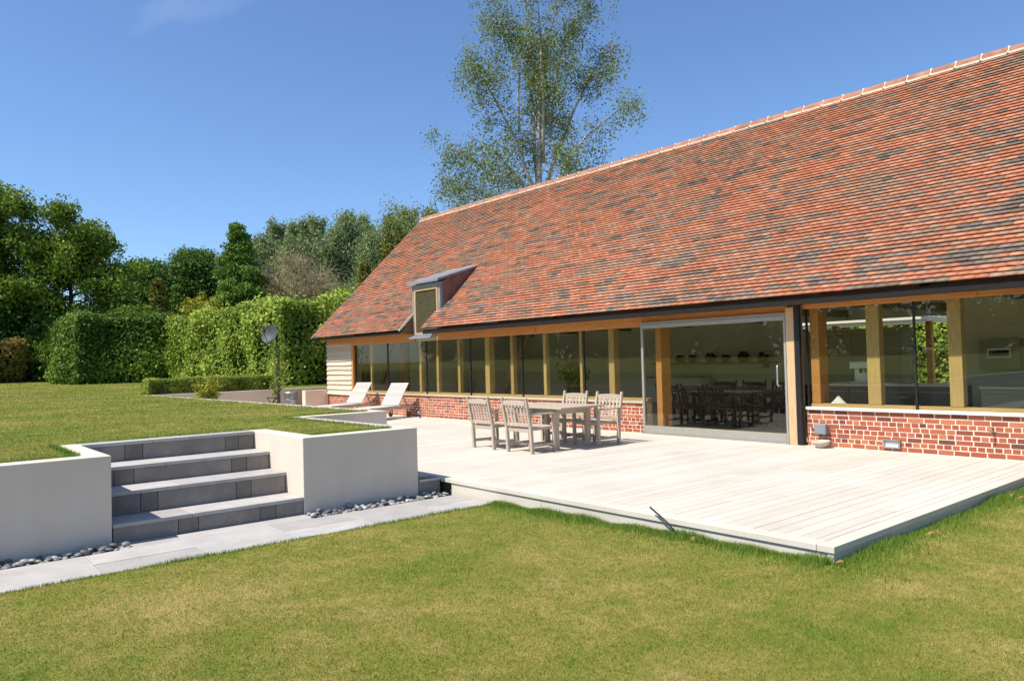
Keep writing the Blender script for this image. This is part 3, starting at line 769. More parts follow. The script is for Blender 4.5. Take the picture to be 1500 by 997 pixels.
def make_lounger():
    """feet towards -Y, head towards +Y, back raised"""
    r = empty('sun_lounger'); W_ = .64; mat = M['teakpale']
    m = MB()
    for s in (-1, 1): m.box(*sorted((s*W_/2, s*(W_/2-.035))), -1.15, .85, .27, .345, .5)
    m.box(-W_/2+.036, W_/2-.036, -1.15, -1.115, .27, .345, .5); m.box(-W_/2+.036, W_/2-.036, .815, .85, .27, .345, .5)
    part(m, 'frame', M['teak'], r)
    m = MB(); y = -1.15
    while y < .12: m.box(-W_/2+.004, W_/2-.004, y, y+.066, .347, .365, random.random()); y += .075
    part(m, 'seat', mat, r)
    m = MB(); th = R(50); ln = .78
    for k in range(11):
        d = k*.073; a_ = (0, .16 + d*math.cos(th), .37 + d*math.sin(th)); b_ = (0, .16 + (d+.064)*math.cos(th), .37 + (d+.064)*math.sin(th))
        nrm = (0, -math.sin(th), math.cos(th))
        m.beam(a_, b_, W_-.02, .018, up=nrm, col=random.random())
    for s in (-1, 1): m.beam((s*.24, .16+.015, .352), (s*.24, .17+.8*math.cos(th), .345+.8*math.sin(th)), .035, .03, up=(0,-math.sin(th),math.cos(th)), col=.5)
    part(m, 'backrest', mat, r)
    m = MB(); m.beam((-.2, .45, .70), (-.2, .72, .33), .03, .03, up=(0,1,0)); m.beam((.2, .45, .70), (.2, .72, .33), .03, .03, up=(0,1,0)); part(m, 'back_prop', M['teak'], r)
    for s in (-1, 1):
        m = MB(); m.beam((s*.27, -.95, .0), (s*.27, -.95, .30), .05, .045, up=(0,1,0)); part(m, 'leg', M['teak'], r)
        m = MB(); m.beam((s*.27, .62, .10), (s*.27, .62, .30), .05, .045, up=(0,1,0)); part(m, 'leg', M['teak'], r)
        w_ = MB(); w_.tube([(s*.30, .62, .092), (s*.345, .62, .092)], .09, 18); wo = part(w_, 'wheel', M['oakdark'], r)
        q = MB(); q.tube([(s*.296, .62, .092), (s*.352, .62, .092)], .02, 8); q.build('hub', M['black'], wo)
    return r
l0 = make_lounger()
put(copy_tree(l0), -18.6, -1.02, .001, R(22), 'pale slatted sun lounger with raised back, the nearer one with wheels in view', 'sun lounger', 'sun loungers by the brick wall')
put(l0, -20.85, -.95, .001, R(20), 'pale slatted sun lounger with raised back, the farther one below the weatherboarding', 'sun lounger', 'sun loungers by the brick wall')

# ------------------------------------------------------------------ small things
o = empty('dustbin', (-24.95, -1.05, 0)); tag(o, 'grey metal dustbin with domed lid behind the lawn edge', 'bin')
m = MB(); m.lathe([(.0,.0),(.19,.0),(.195,.03),(.225,.60),(.235,.60),(.235,.625),(.22,.625)], n=28)
for z in (.2, .4): m.lathe([(.203+z*.045,z-.012),(.212+z*.045,z),(.203+z*.045,z+.012)], n=28)
m.build('body', M['galv'], o, smooth=True)
m = MB(); m.lathe([(.245,.615),(.245,.64),(.20,.675),(.10,.70),(.0,.705)], n=28); m.tube([(-.06,0,.70),(-.05,0,.735),(.05,0,.735),(.06,0,.70)], .01, 6); m.build('lid', M['galv'], o, smooth=True)

o = empty('satellite_dish', (-25.3, -1.37, 0)); tag(o, 'weathered grey satellite dish on a dark timber post before the hedge', 'satellite dish')
m = MB(); m.box(-.07,.07,-.07,.07,-.2,2.25,.4); m.build('post', M['oldpost'], o, bevel=.008)
m = MB(); m.tube([(0,0,2.25),(0,0,2.62)], .028, 8); m.tube([(0,0,2.6),(.02,-.16,2.66)], .03, 8); m.build('mast', M['black'], o)
m = MB(); prof = [(.33*k/8, .085*(k/8)**2) for k in range(9)]; prof += [(.335,.09), (.33,.075)] + [(.325*k/8, .085*(k/8)**2-.012) for k in range(7,-1,-1)]
m.lathe(prof, n=36); d = m.build('reflector', M['dishmetal'], o, smooth=True); d.location = (.02, -.22, 2.66)
aim = Vector((.42, -.80, .32)).normalized(); d.rotation_mode = 'QUATERNION'; d.rotation_quaternion = aim.to_track_quat('Z', 'Y')
m = MB(); m.tube([(.0,-.30,.06),(.0,-.14,.28),(0,.0,.36)], .012, 6); m.box(-.035,.035,-.04,.04,.34,.42); m.build('feed_arm', M['black'], d)

o = empty('camp_stool', (-24.9, -1.75, 0)); tag(o, 'small black folded metal stool between the dish post and dustbin', 'stool')
m = MB(); m.tube([(-.12,-.18,0),(.10,.16,.50)], .014, 6); m.tube([(.12,-.18,0),(-.10,.16,.50)], .014, 6); m.tube([(-.12,.2,0),(-.10,-.12,.5)], .014, 6); m.build('frame', M['black'], o)
m = MB(); m.box(-.15,.15,-.12,.16,.49,.51); m.build('seat', M['black'], o)

o = empty('wall_lamp', (-6.27, -.01, .29)); tag(o, 'square grey lamp fixed low on the brick wall above a stone bowl', 'wall lamp')
m = MB(); m.box(-.10,.10,-.12,-.03,-.085,.085); m.build('lamp_shade', M['lead'], o, bevel=.008); m = MB(); m.box(-.04,.04,-.03,.0,-.05,.05); m.build('bracket', M['black'], o)
o = empty('bowl', (-6.20, -.23, .001)); tag(o, 'small beige stone bowl standing on the deck beneath the wall lamp', 'bowl')
m = MB(); m.lathe([(.0,.0),(.06,.0),(.075,.012),(.135,.07),(.15,.115),(.14,.118),(.12,.07),(.06,.03),(.0,.025)], n=28); m.build('basin', M['terracotta'], o, smooth=True)
m = MB(); m.lathe([(.0,.085),(.125,.085)], n=28); m.build('water', mat_plain('bowl_water', (.25,.27,.26), .08, .5), o)
def bricklight(x):
    o = empty('recessed_wall_light', (x, -.003, .105)); tag(o, 'recessed rectangular grey metal light low in the brick wall near the deck', 'wall light')
    m = MB(); m.box(-.13,.13,-.035,.0,.038,.062); m.box(-.13,.13,-.035,.0,-.06,-.038); m.box(-.13,-.10,-.035,.0,-.037,.037); m.box(.10,.13,-.035,.0,-.037,.037); m.box(-.135,.135,-.055,-.002,.063,.072); m.build('housing', M['galv'], o, bevel=.003)
    m = MB(); m.box(-.099,.099,-.012,-.004,-.037,.037); m.build('lens', M['white'], o)
bricklight(-5.17)
o = empty('garden_tap', (-3.78, -.0, .42)); tag(o, 'small brass tap on the brick wall at the right edge', 'tap')
m = MB(); m.tube([(0,0,0),(0,-.07,0),(0,-.085,-.02),(0,-.085,-.10)], .012, 8); m.build('spout', M['ridge'], o, smooth=True); m = MB(); m.box(-.03,.03,-.06,-.045,.018,.028); m.tube([(0,-.053,0),(0,-.053,.02)], .006, 6); m.build('handle', M['ridge'], o)
o = empty('spike_light', (-18.0, -.28, .001)); tag(o, 'small black spotlight on the deck at the foot of the brick wall', 'spotlight')
m = MB(); m.lathe([(0,0),(.05,0),(.05,.015),(.012,.02),(.012,.10)], n=14); m.build('base', M['black'], o); m = MB(); m.tube([(0,.03,.09),(0,-.06,.17)], [.03,.045], 12); m.build('head', M['galv'], o)
o = MB().tube([(-4.46,-6.22,-.16),(-4.63,-6.21,-.03),(-4.84,-6.20,.082)], .009, 8).build('metal_rod', M['black'], smooth=True); tag(o, 'thin black rod leaning out of the grass against the deck edge', 'rod')
m = MB()
for x in np.arange(-22.6, XR-.5, 2.55): m.box(x, x+.16, .16, 8.08, 2.47, 2.66, rng.random())
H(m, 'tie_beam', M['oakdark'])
# ------------------------------------------------------------------ things indoors
o = empty('wall_shelf', (-14, 7.95, 1.30)); tag(o, 'long dark shelf on the rear wall behind the sliding door', 'shelf')
m = MB(); m.box(-2.2, 2.2, -.16, .145, -.02, .02); m.build('board', M['darkwood'], o); m = MB(); m.box(-1.9,-1.86,-.12,.14,-.16,-.021); m.build('bracket', M['black'], o); m = MB(); m.box(1.86,1.9,-.12,.14,-.16,-.021); m.build('bracket', M['black'], o)
for k in range(7):
    m = MB(); sc_ = rng.uniform(.8, 1.2); m.lathe([(0,0),(.10*sc_,0),(.16*sc_,.10),(.15*sc_,.20*sc_),(.09,.25*sc_),(.10,.28*sc_),(0,.27*sc_)], n=16)
    o = m.build('pot', M['darkwood'], smooth=True); o.location = (-15.9+k*.62+rng.uniform(-.08,.08), 7.93, 1.322); tag(o, 'small dark pot on the long shelf inside the sliding door', 'pot', 'pots on the indoor shelf')
o = empty('sideboard', (-15.2, 7.7, 0)); tag(o, 'low pale sideboard against the rear wall indoors', 'sideboard')
m = MB(); m.box(-1.1,1.1,-.25,.3,.06,.85); m.build('carcass', M['white'], o); m = MB(); m.box(-1.14,1.14,-.28,.32,.852,.885); m.build('top', M['oakv'], o)
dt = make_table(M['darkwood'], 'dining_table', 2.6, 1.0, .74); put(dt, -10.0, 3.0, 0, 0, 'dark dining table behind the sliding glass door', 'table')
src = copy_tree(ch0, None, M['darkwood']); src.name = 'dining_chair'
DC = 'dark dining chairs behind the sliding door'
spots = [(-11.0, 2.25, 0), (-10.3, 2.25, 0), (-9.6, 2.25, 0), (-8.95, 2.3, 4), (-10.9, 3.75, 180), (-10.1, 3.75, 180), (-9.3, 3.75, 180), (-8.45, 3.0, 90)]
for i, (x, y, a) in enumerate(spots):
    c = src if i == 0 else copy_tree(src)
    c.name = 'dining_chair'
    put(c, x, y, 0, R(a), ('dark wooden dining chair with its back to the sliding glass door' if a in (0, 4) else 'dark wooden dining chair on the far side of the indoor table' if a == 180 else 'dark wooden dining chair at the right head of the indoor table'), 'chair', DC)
def unit(name, x0, x1, y0, y1, h, mat, top, label, cat, doors):
    o = empty(name, ((x0+x1)/2, (y0+y1)/2, 0)); tag(o, label, cat)
    m = MB(); m.box(x0, x1, y0, y1, 0, h); m.build('carcass', mat, o, world=True)
    m = MB(); m.box(x0-.02, x1+.02, y0-.03, y1+.02, h+.001, h+.04); m.build('worktop', top, o, world=True)
    w_ = (x1-x0)/doors
    for k in range(doors):
        m = MB(); m.box(x0+k*w_+.006, x0+(k+1)*w_-.006, y0-.022, y0-.002, .1, h-.02); d = m.build('door', mat, o, world=True)
        q = MB(); q.tube([(x0+k*w_+.05, y0-.04, h-.1), (x0+(k+1)*w_-.05, y0-.04, h-.1)], .008, 6); q.build('handle', M['steel'], d, world=True)
    return o
cream = mat_plain('kitchen_paint', (.42,.40,.31), .5, .3, 0, .05)
stonetop = mat_plain('pale_worktop', (.62,.60,.55), .25, .5, 0, .06)
darkc = mat_plain('dark_kitchen_paint', (.10,.095,.085), .5, .3, 0, .05)
unit('kitchen_cupboard', -9.7, -7.02, 4.9, 5.5, 2.02, cream, cream, 'tall olive cream kitchen cupboards seen through the right windows', 'cupboard', 5)
unit('kitchen_island', -7.5, -5.0, 2.2, 2.9, .90, darkc, stonetop, 'dark kitchen island with a pale worktop behind the right windows', 'kitchen island', 4)
unit('kitchen_counter', -4.4, -2.0, 1.5, 2.1, .90, cream, stonetop, 'cream kitchen counter behind the rightmost window', 'kitchen counter', 4)
o = empty('coffee_machine', (-6.75, 2.55, .941)); tag(o, 'steel coffee machine standing on the dark kitchen island', 'coffee machine')
m = MB(); m.box(-.18,.18,-.02,.2,.0,.42); m.box(-.18,.18,-.22,-.021,.0,.04); m.box(-.18,.18,-.22,-.021,.28,.42); m.build('body', M['steel'], o, bevel=.01); m = MB(); m.tube([(0,-.12,.28),(0,-.12,.20)], .03, 10); m.build('spout', M['black'], o)
o = empty('wall_oven', (-5.0, 4.58, 1.45)); tag(o, 'pale wall oven with a dark slot behind the right window post', 'oven')
m = MB(); m.box(-.34,.34,-.22,.0,-.32,.26); m.build('body', cream, o, bevel=.01); m = MB(); m.box(-.2,.2,-.235,-.222,-.09,.09); m.build('door', M['steel'], o); m = MB(); m.box(-.17,.17,-.245,-.236,-.06,.06); m.build('window', M['black'], o)
o = empty('tap_arch', (-5.9, 2.65, .941)); tag(o, 'arched chrome kitchen tap on the island worktop', 'tap')
m = MB(); m.tube([(0,0,0),(0,0,.38),(.05,-.03,.48),(.14,-.08,.50),(.2,-.12,.42),(.2,-.12,.34)], .016, 8); m.build('spout', M['steel'], o, smooth=True); m = MB(); m.tube([(.02,0,.08),(.09,.0,.12)], .01, 6); m.build('handle', M['steel'], o)
o = empty('folded_card', (-6.05, .13, .705)); tag(o, 'small white folded card on the window sill above the wall lamp', 'card')
m = MB(); m.prism([(-.11,-.03,0), (-.10,-.03,.004), (.0,.0,.125), (.10,.03,.004), (.11,.03,0), (.0,.0,.11)], (.0, -.05, 0)); m.build('card', M['white'], o)
o = empty('floor_lamp', (-20.7, 1.9, 0)); tag(o, 'slender uplighter floor lamp inside the left windows', 'floor lamp')
m = MB(); m.lathe([(0,0),(.14,0),(.14,.02),(.015,.03),(.015,1.66)], n=16); m.build('stand', M['alu'], o); m = MB(); m.lathe([(.02,1.66),(.10,1.70),(.22,1.84),(.21,1.845),(.09,1.72),(0,1.69)], n=24); m.build('lamp_shade', M['white'], o, smooth=True)

# ================================================================== PLANTS
def leaves_np(cent, size, aspect=.55, updir=0.0, seed=0, jit=.35, nrm=None):
    """one folded rhombus per centre, random directions"""
    r = np.random.default_rng(seed); n = len(cent)
    a = r.normal(size=(n,3)); a[:,2] += updir; a /= np.linalg.norm(a, axis=1)[:,None]
    b = r.normal(size=(n,3)); b -= a*np.sum(a*b, axis=1)[:,None]; b /= np.linalg.norm(b, axis=1)[:,None]
    if nrm is not None:
        nn = nrm + r.normal(0, .55, (n,3)); nn /= np.linalg.norm(nn, axis=1)[:,None]; a -= nn*np.sum(a*nn, axis=1)[:,None]; a /= np.linalg.norm(a, axis=1)[:,None]; b = np.cross(nn, a)
    s = (size*(1 + jit*r.uniform(-1, 1, n)))[:,None] if not np.isscalar(size) else (size*(1 + jit*r.uniform(-1, 1, n)))[:,None]
    v = np.empty((n,4,3)); v[:,0] = cent - a*s*.5; v[:,1] = cent + b*s*aspect*.5; v[:,2] = cent + a*s*.5; v[:,3] = cent - b*s*aspect*.5
    return v.reshape(-1,3)

def bend(p, d, L, n, r, droop=0.0, wob=.12):
    pts = [np.array(p, float)]; d = np.array(d, float); d /= np.linalg.norm(d)
    for i in range(n):
        d = d + r.normal(0, wob, 3); d[2] += droop; d /= np.linalg.norm(d); pts.append(pts[-1] + d*L/n)
    return pts
def tree(name, base, h, spread, label, cat, lm, bark, n_leaf, leaf, seed, env='round', t0=.18, n_limb=26, lean=(0,0), clump=.9, elev=(.25,.75), droop=-.02, stems=1, trunk_r=None, sub=5, gap=.0, group=None, twig_r=.012, tint_sp=.22, sub_len=.42, hang=0.0, top=1.0, leaf_aspect=.6):
    r = np.random.default_rng(seed); o = empty(name, base); tag(o, label, cat, group)
    tr = MB(); B = np.array(base, float); tips = []; es = []
    trunk_r = trunk_r or h*.022
    def envf(t):
        if env == 'round': return max(.12, math.sin(math.pi*min(1, .12 + .88*t)**.85))
        if env == 'cone': return max(.05, (1-t)**.8)
        if env == 'column': return max(.2, min(1, 1.3*(1-t)**.45) * min(1, .55+1.6*t))
        if env == 'dome': return max(.15, math.sqrt(max(0, 1-(max(0,t-.25)/.75)**2)))
        if env == 'fan': return max(.15, (.55+.75*t) if t < .55 else .96 - .8*(t-.55)**1.3)
        return 1
    trunks = []
    for s_ in range(stems):
        an = 6.283*s_/stems + r.uniform(-.5, .5); tilt = 0 if stems == 1 else r.uniform(.08, .22)
        d = np.array([math.cos(an)*tilt + lean[0], math.sin(an)*tilt + lean[1], 1.0])
        hh = h*(1 if s_ == 0 else r.uniform(.75, .97))
        pts = bend(B - [0,0,.3], d, hh*(.98 if env in ('cone', 'column') else .86), 9, r, 0.02, .012 if env in ('cone', 'column') else .045)
        rr = [trunk_r*(1 if s_ == 0 else .75)*(1 - .93*i/9) + .008 for i in range(10)]; rr[0] *= 1.35
        tr.tube(pts, rr, 8, float(r.uniform(.3, .7))); trunks.append((pts, rr, hh))
    for q in range(n_limb):
        pts, rr, hh = trunks[q % stems]; t = t0 + (1-t0)*((q + r.uniform(0, 1))/n_limb)**.9*.97
        fi = t*9; i = min(8, int(fi)); p = pts[i] + (pts[i+1]-pts[i])*(fi-i); rad = rr[i]*.55
        tt = (t-t0)/(1-t0); L = spread*envf(tt)*r.uniform(.72, 1.12)
        az = q*2.39996 + r.uniform(-.5, .5); el = elev[0] + (elev[1]-elev[0])*tt + r.uniform(-.15, .15)
        d = (math.cos(az)*math.cos(el), math.sin(az)*math.cos(el), math.sin(el))
        lp = bend(p, d, L, 6, r, droop, .13)
        tr.tube(lp, [max(twig_r, rad*(1-.85*k/6)) for k in range(7)], 5, float(r.uniform(.2, .8)), cap=False)
        ek = min(1.0, .3 + .75*envf(tt)) if env in ('cone', 'column') else 1.0
        tips.append((lp[-1], 1.0*ek)); es.append(ek)
        for j in range(sub):
            k = r.uniform(1.2, 5.6); a = int(k); sp = lp[a] + (lp[a+1]-lp[a])*(k-a)
            d2 = (lp[a+1]-lp[a])/np.linalg.norm(lp[a+1]-lp[a]) + r.normal(0, .75, 3); d2[2] += .1
            l2 = bend(sp, d2, L*sub_len*r.uniform(.6, 1.2)*(1.15-k/9), 4, r, droop, .2)
            tr.tube(l2, [max(twig_r*.6, rad*.35*(1-k/7)*(1-.8*i2/4)) for i2 in range(5)], 4, float(r.uniform(.2, .8)), cap=False)
            tips += [(l2[-1], 1.0*ek), (l2[2], .75*ek)]; es += [ek, ek]
    tr.build('trunk', bark, o, world=True, smooth=True)
    kp = [i_ for i_ in range(len(tips)) if r.random() > gap]; keep = [tips[i_] for i_ in kp]; es = np.array([es[i_] for i_ in kp]); C_ = np.array([k for k, _ in keep]); wt = np.array([w_ for _, w_ in keep]); wt *= r.uniform(.35, 1.5, len(wt))
    idx = r.choice(len(C_), n_leaf, p=wt/wt.sum()); off = r.normal(0, 1, (n_leaf,3)); off /= np.maximum(1, np.linalg.norm(off, axis=1)/1.9)[:,None]
    cl = clump*(es*(.55 + .9*r.random(len(C_))))[idx]
    off *= cl[:,None]*(np.array([.75,.75,1.25]) if env == 'column' else np.array([1,1,.62])); c = C_[idx] + off
    if hang: c[:,2] -= r.exponential(hang, n_leaf)
    ct = r.uniform(0, 1, len(C_)); tint = np.clip(ct[idx]*.6 + .2 + r.normal(0, tint_sp, n_leaf), 0, 1)
    np_mesh('crown', leaves_np(c, leaf, leaf_aspect, .0, seed+1), 4, lm, tint, o); return o

LM = {}
LM['birch'] = leaf_mat('birch_leaf', [(.090,.125,.036), (.205,.255,.080), (.34,.39,.15)], .3)
LM['oak'] = leaf_mat('broad_leaf', [(.049,.097,.016), (.147,.233,.031), (.358,.443,.070)], .3)
LM['dark'] = leaf_mat('dark_leaf', [(.035,.085,.021), (.090,.179,.033), (.200,.310,.061)], .2)
LM['conifer'] = leaf_mat('conifer_spray', [(.061,.131,.024), (.141,.262,.045), (.281,.402,.076)], .2)
LM['grey'] = leaf_mat('grey_green_leaf', [(.119,.159,.070), (.260,.319,.140), (.427,.489,.229)], .25)
LM['yew'] = leaf_mat('bronze_conifer', [(.073,.082,.019), (.170,.170,.032), (.292,.259,.055)], .2)
LM['gold'] = leaf_mat('golden_spray', [(.154,.165,.015), (.330,.330,.033), (.506,.462,.061)], .3)
LM['hedge'] = leaf_mat('hedge_leaf', [(.032,.069,.009), (.086,.155,.018), (.230,.316,.046)], .14)
LM['hedgeyel'] = leaf_mat('yellow_hedge_leaf', [(.095,.168,.021), (.254,.342,.044), (.524,.582,.102)], .25)
LM['box'] = leaf_mat('box_leaf', [(.128,.173,.027), (.255,.328,.047), (.456,.493,.092)], .25)
LM['rust'] = leaf_mat('russet_leaf', [(.095,.115,.022), (.176,.155,.035), (.324,.169,.041)], .25)
LM['light'] = leaf_mat('light_leaf', [(.121,.203,.024), (.257,.365,.051), (.405,.499,.081)], .3)
LM['bare'] = leaf_mat('bare_twig_bud', [(.22,.18,.105), (.34,.28,.165), (.46,.39,.25)], .1)

# the tall birch behind the ridge
def birch():
    base = (-29.6, 15.4, -.1); r = np.random.default_rng(5); o = empty('birch_tree', base)
    tag(o, 'tall airy birch with pale stems rising behind the roof ridge', 'tree'); B = np.array(base)
    AX = np.array([.815, .58, 0]); PY = np.array([-.58, .815, 0])   # across the view, and along it
    tr = MB(); clumps = []
    def limb(p, q, r0, r1, bow, n=8):
        p, q = np.array(p), np.array(q); pts = []
        side = r.normal(0, .25, 3)
        for i in range(n+1):
            t = i/n; w_ = math.sin(math.pi*t); pts.append(p*(1-t) + q*t + bow*w_ + side*w_ + r.normal(0, .05, 3)*(0 < i < n))
        c_ = float(r.uniform(.5, 1)); k_ = int(n*.7)
        rr_ = [r0*(1-t/n)+r1*t/n for t in range(n+1)]; tr.tube(pts[:k_+1], rr_[:k_+1], 7, c_); tr.tube(pts[k_:], [x_*(1-.6*i_/max(1, n-k_)) for i_, x_ in enumerate(rr_[k_:])], 6, .1); return pts
    def at(u, z, d=0.0): return B + AX*u + PY*d + np.array([0,0,z])
    stems = [((-.2, 8.0), (1.35, 22.4), .17, 0), ((-.25, 8.2), (-1.3, 20.5), .15, .7), ((.0, 9.6), (-3.6, 18.2), .12, -.9), ((-.3, 7.5), (-6.1, 14.6), .11, .6),
             ((.3, 11.2), (4.0, 18.8), .12, .5), ((.2, 9.0), (5.2, 14.6), .10, -.8), ((-.3, 6.2), (-8.7, 10.5), .10, .3), ((.4, 8.4), (4.2, 11.6), .07, .6), ((-.4, 7.0), (-4.6, 11.4), .08, -.4), ((-2.6, 8.3), (-6.4, 12.3), .06, .9), ((.1, 12.2), (.2, 22.6), .10, -1.0),
             ((-.2, 9.5), (-.3, 17.0), .10, 1.5), ((.5, 13.5), (3.0, 22.0), .09, .9), ((-1.2, 14.0), (-2.6, 21.2), .07, -.5), ((.1, 8.0), (2.0, 12.5), .07, 1.6), ((-.2, 8.8), (-2.6, 12.8), .08, -1.6)]
    tr.tube([B + [0,0,-.3], at(-.1, 4), at(-.25, 8.6), at(-.1, 10.5)], [.34, .27, .20, .12], 10)
    for (u0, z0), (u1, z1), rad, dp in stems:
        bow = np.array([0, 0, 0.0]) + AX*(-.25*(u1-u0))*.5 - np.array([0,0,.0])
        pts = limb(at(u0, z0), at(u1, z1, dp*1.8), rad, .018, bow)
        L = np.linalg.norm(pts[-1]-pts[0]); clumps += [pts[-1], pts[-1], pts[-2], .5*(pts[-1]+pts[-2])]
        nb = int(9 + L*2.3)
        for k in range(nb):
            t = (.30 + .70*r.random()**.75)*8; i = min(7, int(t)); p = pts[i] + (pts[i+1]-pts[i])*(t-i)
            az = r.uniform(0, 6.283); d = np.array([math.cos(az), math.sin(az), r.uniform(.0, .75)]); ln = r.uniform(.7, 2.4)*(1.15-.55*t/8)
            l2 = bend(p, d, ln, 5, r, -.10, .16)
            tr.tube(l2, [max(.007, rad*.22*(1-.15*i2)) for i2 in range(6)], 4, float(r.uniform(0, .35)), cap=False)
            for j in range(2, 6):
                clumps.append(l2[j])
                if r.random() < .55:
                    l3 = bend(l2[j], np.array([r.normal(0,.5), r.normal(0,.5), -.5]), r.uniform(.4, 1.0), 3, r, -.25, .12)
                    tr.tube(l3, .0055, 3, .1, cap=False); clumps += [l3[1], l3[2], l3[3]]
    tr.build('trunk', M['birchbark'], o, world=True, smooth=True)
    C_ = np.array(clumps); C_ = C_[(np.abs((C_-B)@AX) > .9) | (C_[:,2] > 15.5) | (r.random(len(C_)) < .28)]; n = 54000; wt = r.gamma(1.5, 1, len(C_)); idx = r.choice(len(C_), n, p=wt/wt.sum())
    c = C_[idx] + r.normal(0, .23, (n,3))*np.array([1,1,1.3]); c[:,2] -= r.exponential(.14, n)
    ct = r.uniform(0, 1, len(C_)); tint = np.clip(ct[idx]*.5 + .25 + r.normal(0, .25, n), 0, 1)
    np_mesh('crown', leaves_np(c, .12, .62, -.3, 6), 4, LM['birch'], tint, o)
birch()

# hedges: leafy shells round a solid core coloured dark for the inner shade
def hedge(name, x0, x1, y0, y1, z0, z1, label, cat, lm, n, leaf, seed, rough=.35, core=.35, sides='xXyYt', rnd=.0, shag=.0):
    r = np.random.default_rng(seed); o = empty(name, ((x0+x1)/2, (y0+y1)/2, z0)); tag(o, label, cat)
    dx, dy, dz = x1-x0, y1-y0, z1-z0
    areas = {'x': dy*dz, 'X': dy*dz, 'y': dx*dz, 'Y': dx*dz, 't': dx*dy}; areas = {k: v for k, v in areas.items() if k in sides}
    tot = sum(areas.values()); P = []
    for k, a in areas.items():
        m_ = int(n*a/tot); u, v = r.random(m_), r.random(m_); dpt = r.exponential(.30, m_)*rough*1.5
        if k in 'xX': p = np.stack([np.full(m_, x0 if k == 'x' else x1), y0+u*dy, z0+v*dz], 1); p[:,0] += dpt*(1 if k == 'x' else -1)
        elif k in 'yY': p = np.stack([x0+u*dx, np.full(m_, y0 if k == 'y' else y1), z0+v*dz], 1); p[:,1] += dpt*(1 if k == 'y' else -1)
        else: p = np.stack([x0+u*dx, y0+v*dy, np.full(m_, z1)], 1); p[:,2] -= dpt
        P.append(p)
    P = np.concatenate(P); f = 1.0/max(.25, rough*2.2)
    # clumpy outline: bulge with a sum of waves
    ph = r.uniform(0, 6.28, (10,)); kk = r.normal(0, 1.0, (10,3))*f*1.6
    wv = sum(np.sin(P@kk[i] + ph[i]) for i in range(10))/10**.5
    c = np.array([(x0+x1)/2, (y0+y1)/2, (z0+z1)/2]); dirn = (P-c)/np.array([dx/2, dy/2, dz/2]); m3 = np.abs(dirn)**8; dn = dirn*m3/np.maximum(1e-6, m3.sum(1))[:,None]
    P = P + np.sign(dn)*np.abs(dn)**.5*(wv*rough*.55)[:,None]*np.array([1,1,1])
    if rnd:   # round the top edges
        tz = np.clip((P[:,2]-(z1-rnd))/rnd, 0, 1); sh = tz**2*rnd*.55
        P[:,1] += np.where(P[:,1] > c[1], -1, 1)*np.minimum(sh, dy*.3); P[:,0] += np.where(P[:,0] > c[0], -1, 1)*np.minimum(sh, dx*.3)
    P += r.normal(0, leaf*.45, P.shape)
    if shag:   # long shoots standing off the face
        q = r.random(len(P)) < .06; P[q] += r.normal(0, shag, (q.sum(),3))
    P[:,2] = np.maximum(P[:,2], z0+.03)
    tint = np.clip(.45 + .20*wv + r.normal(0, .2, len(P)), 0, 1)
    np_mesh('foliage', leaves_np(P, leaf, .62, .0, seed+3, nrm=dn/np.maximum(1e-6, np.linalg.norm(dn, axis=1))[:,None]+np.array([0,0,.25])), 4, lm, tint, o)
    m = MB(); k = core; m.box(x0+k, x1-k, y0+k, y1-k, z0-.3, z1-k); m.build('shade_core', M['core'], o, world=True)  # solid box whose dark colour supplies the shade between the leaves
    return o
hedge('clipped_hedge', -57, -48.6, -3.6, 2.6, .75, 4.95, 'big square dark green hedge block standing alone left of the long hedge', 'hedge', LM['hedge'], 62000, .19, 31, 1.0, 1.2, rnd=1.0, shag=.35)
hedge('long_hedge', -48, -31.4, 1.3, 15, .66, 4.5, 'long tall leafy hedge with a sunlit yellow green face behind the box hedge', 'hedge', LM['hedgeyel'], 120000, .17, 32, .55, .5, shag=.3)
hedge('box_hedge', -28.3, -27.45, -5.0, -.55, .68, 1.22, 'low clipped box hedge on top of the far retaining wall', 'hedge', LM['box'], 26000, .055, 34, .07, .09)
hedge('back_hedge', -26, 8, 18, 21, -.1, 4.4, 'leafy hedge beyond the rear court seen through the house windows', 'hedge', LM['light'], 60000, .17, 35, .6, .5, sides='yt')
hedge('russet_hedge', -70, -58, -8.0, -4.6, .95, 3.6, 'low green and rust brown hedge under the big trees at left', 'hedge', LM['rust'], 16000, .22, 36, .4, .4)

def bush(name, c, rx, rz, n, leaf, lm, label, seed, cat='shrub'):
    r = np.random.default_rng(seed); o = empty(name, c); tag(o, label, cat); B = np.array(c)
    st_ = MB(); tips = []
    for k in range(16):
        az = r.uniform(0, 6.28); rr = rx*math.sqrt(r.random()); p = bend(B + [0,0,-.05], (math.cos(az)*rr, math.sin(az)*rr, rz*r.uniform(.7, 1.05)), math.hypot(rr, rz)*r.uniform(.7, 1.0), 4, r, 0, .1)
        st_.tube(p, .008, 4, .5, cap=False); tips += p[1:]
    st_.build('stems', M['bark'], o, world=True)
    T_ = np.array(tips); idx = r.integers(0, len(T_), n); P = T_[idx] + r.normal(0, rx*.20, (n,3)); P[:,2] = np.maximum(P[:,2], c[2]+.02)
    np_mesh('foliage', leaves_np(P, leaf, .5, .3, seed+1), 4, lm, np.clip(r.normal(.55, .25, n), 0, 1), o)
bush('golden_shrub', (-22.6, -4.62, .05), .38, 1.18, 2600, .085, LM['gold'], 'small golden yellow shrub growing at the retaining wall before the box hedge', 51)
bush('golden_shrub', (-47.5, 3.2, 3.9), .9, 1.9, 3500, .2, LM['gold'], 'golden pointed conifer top showing over the long hedge', 52)
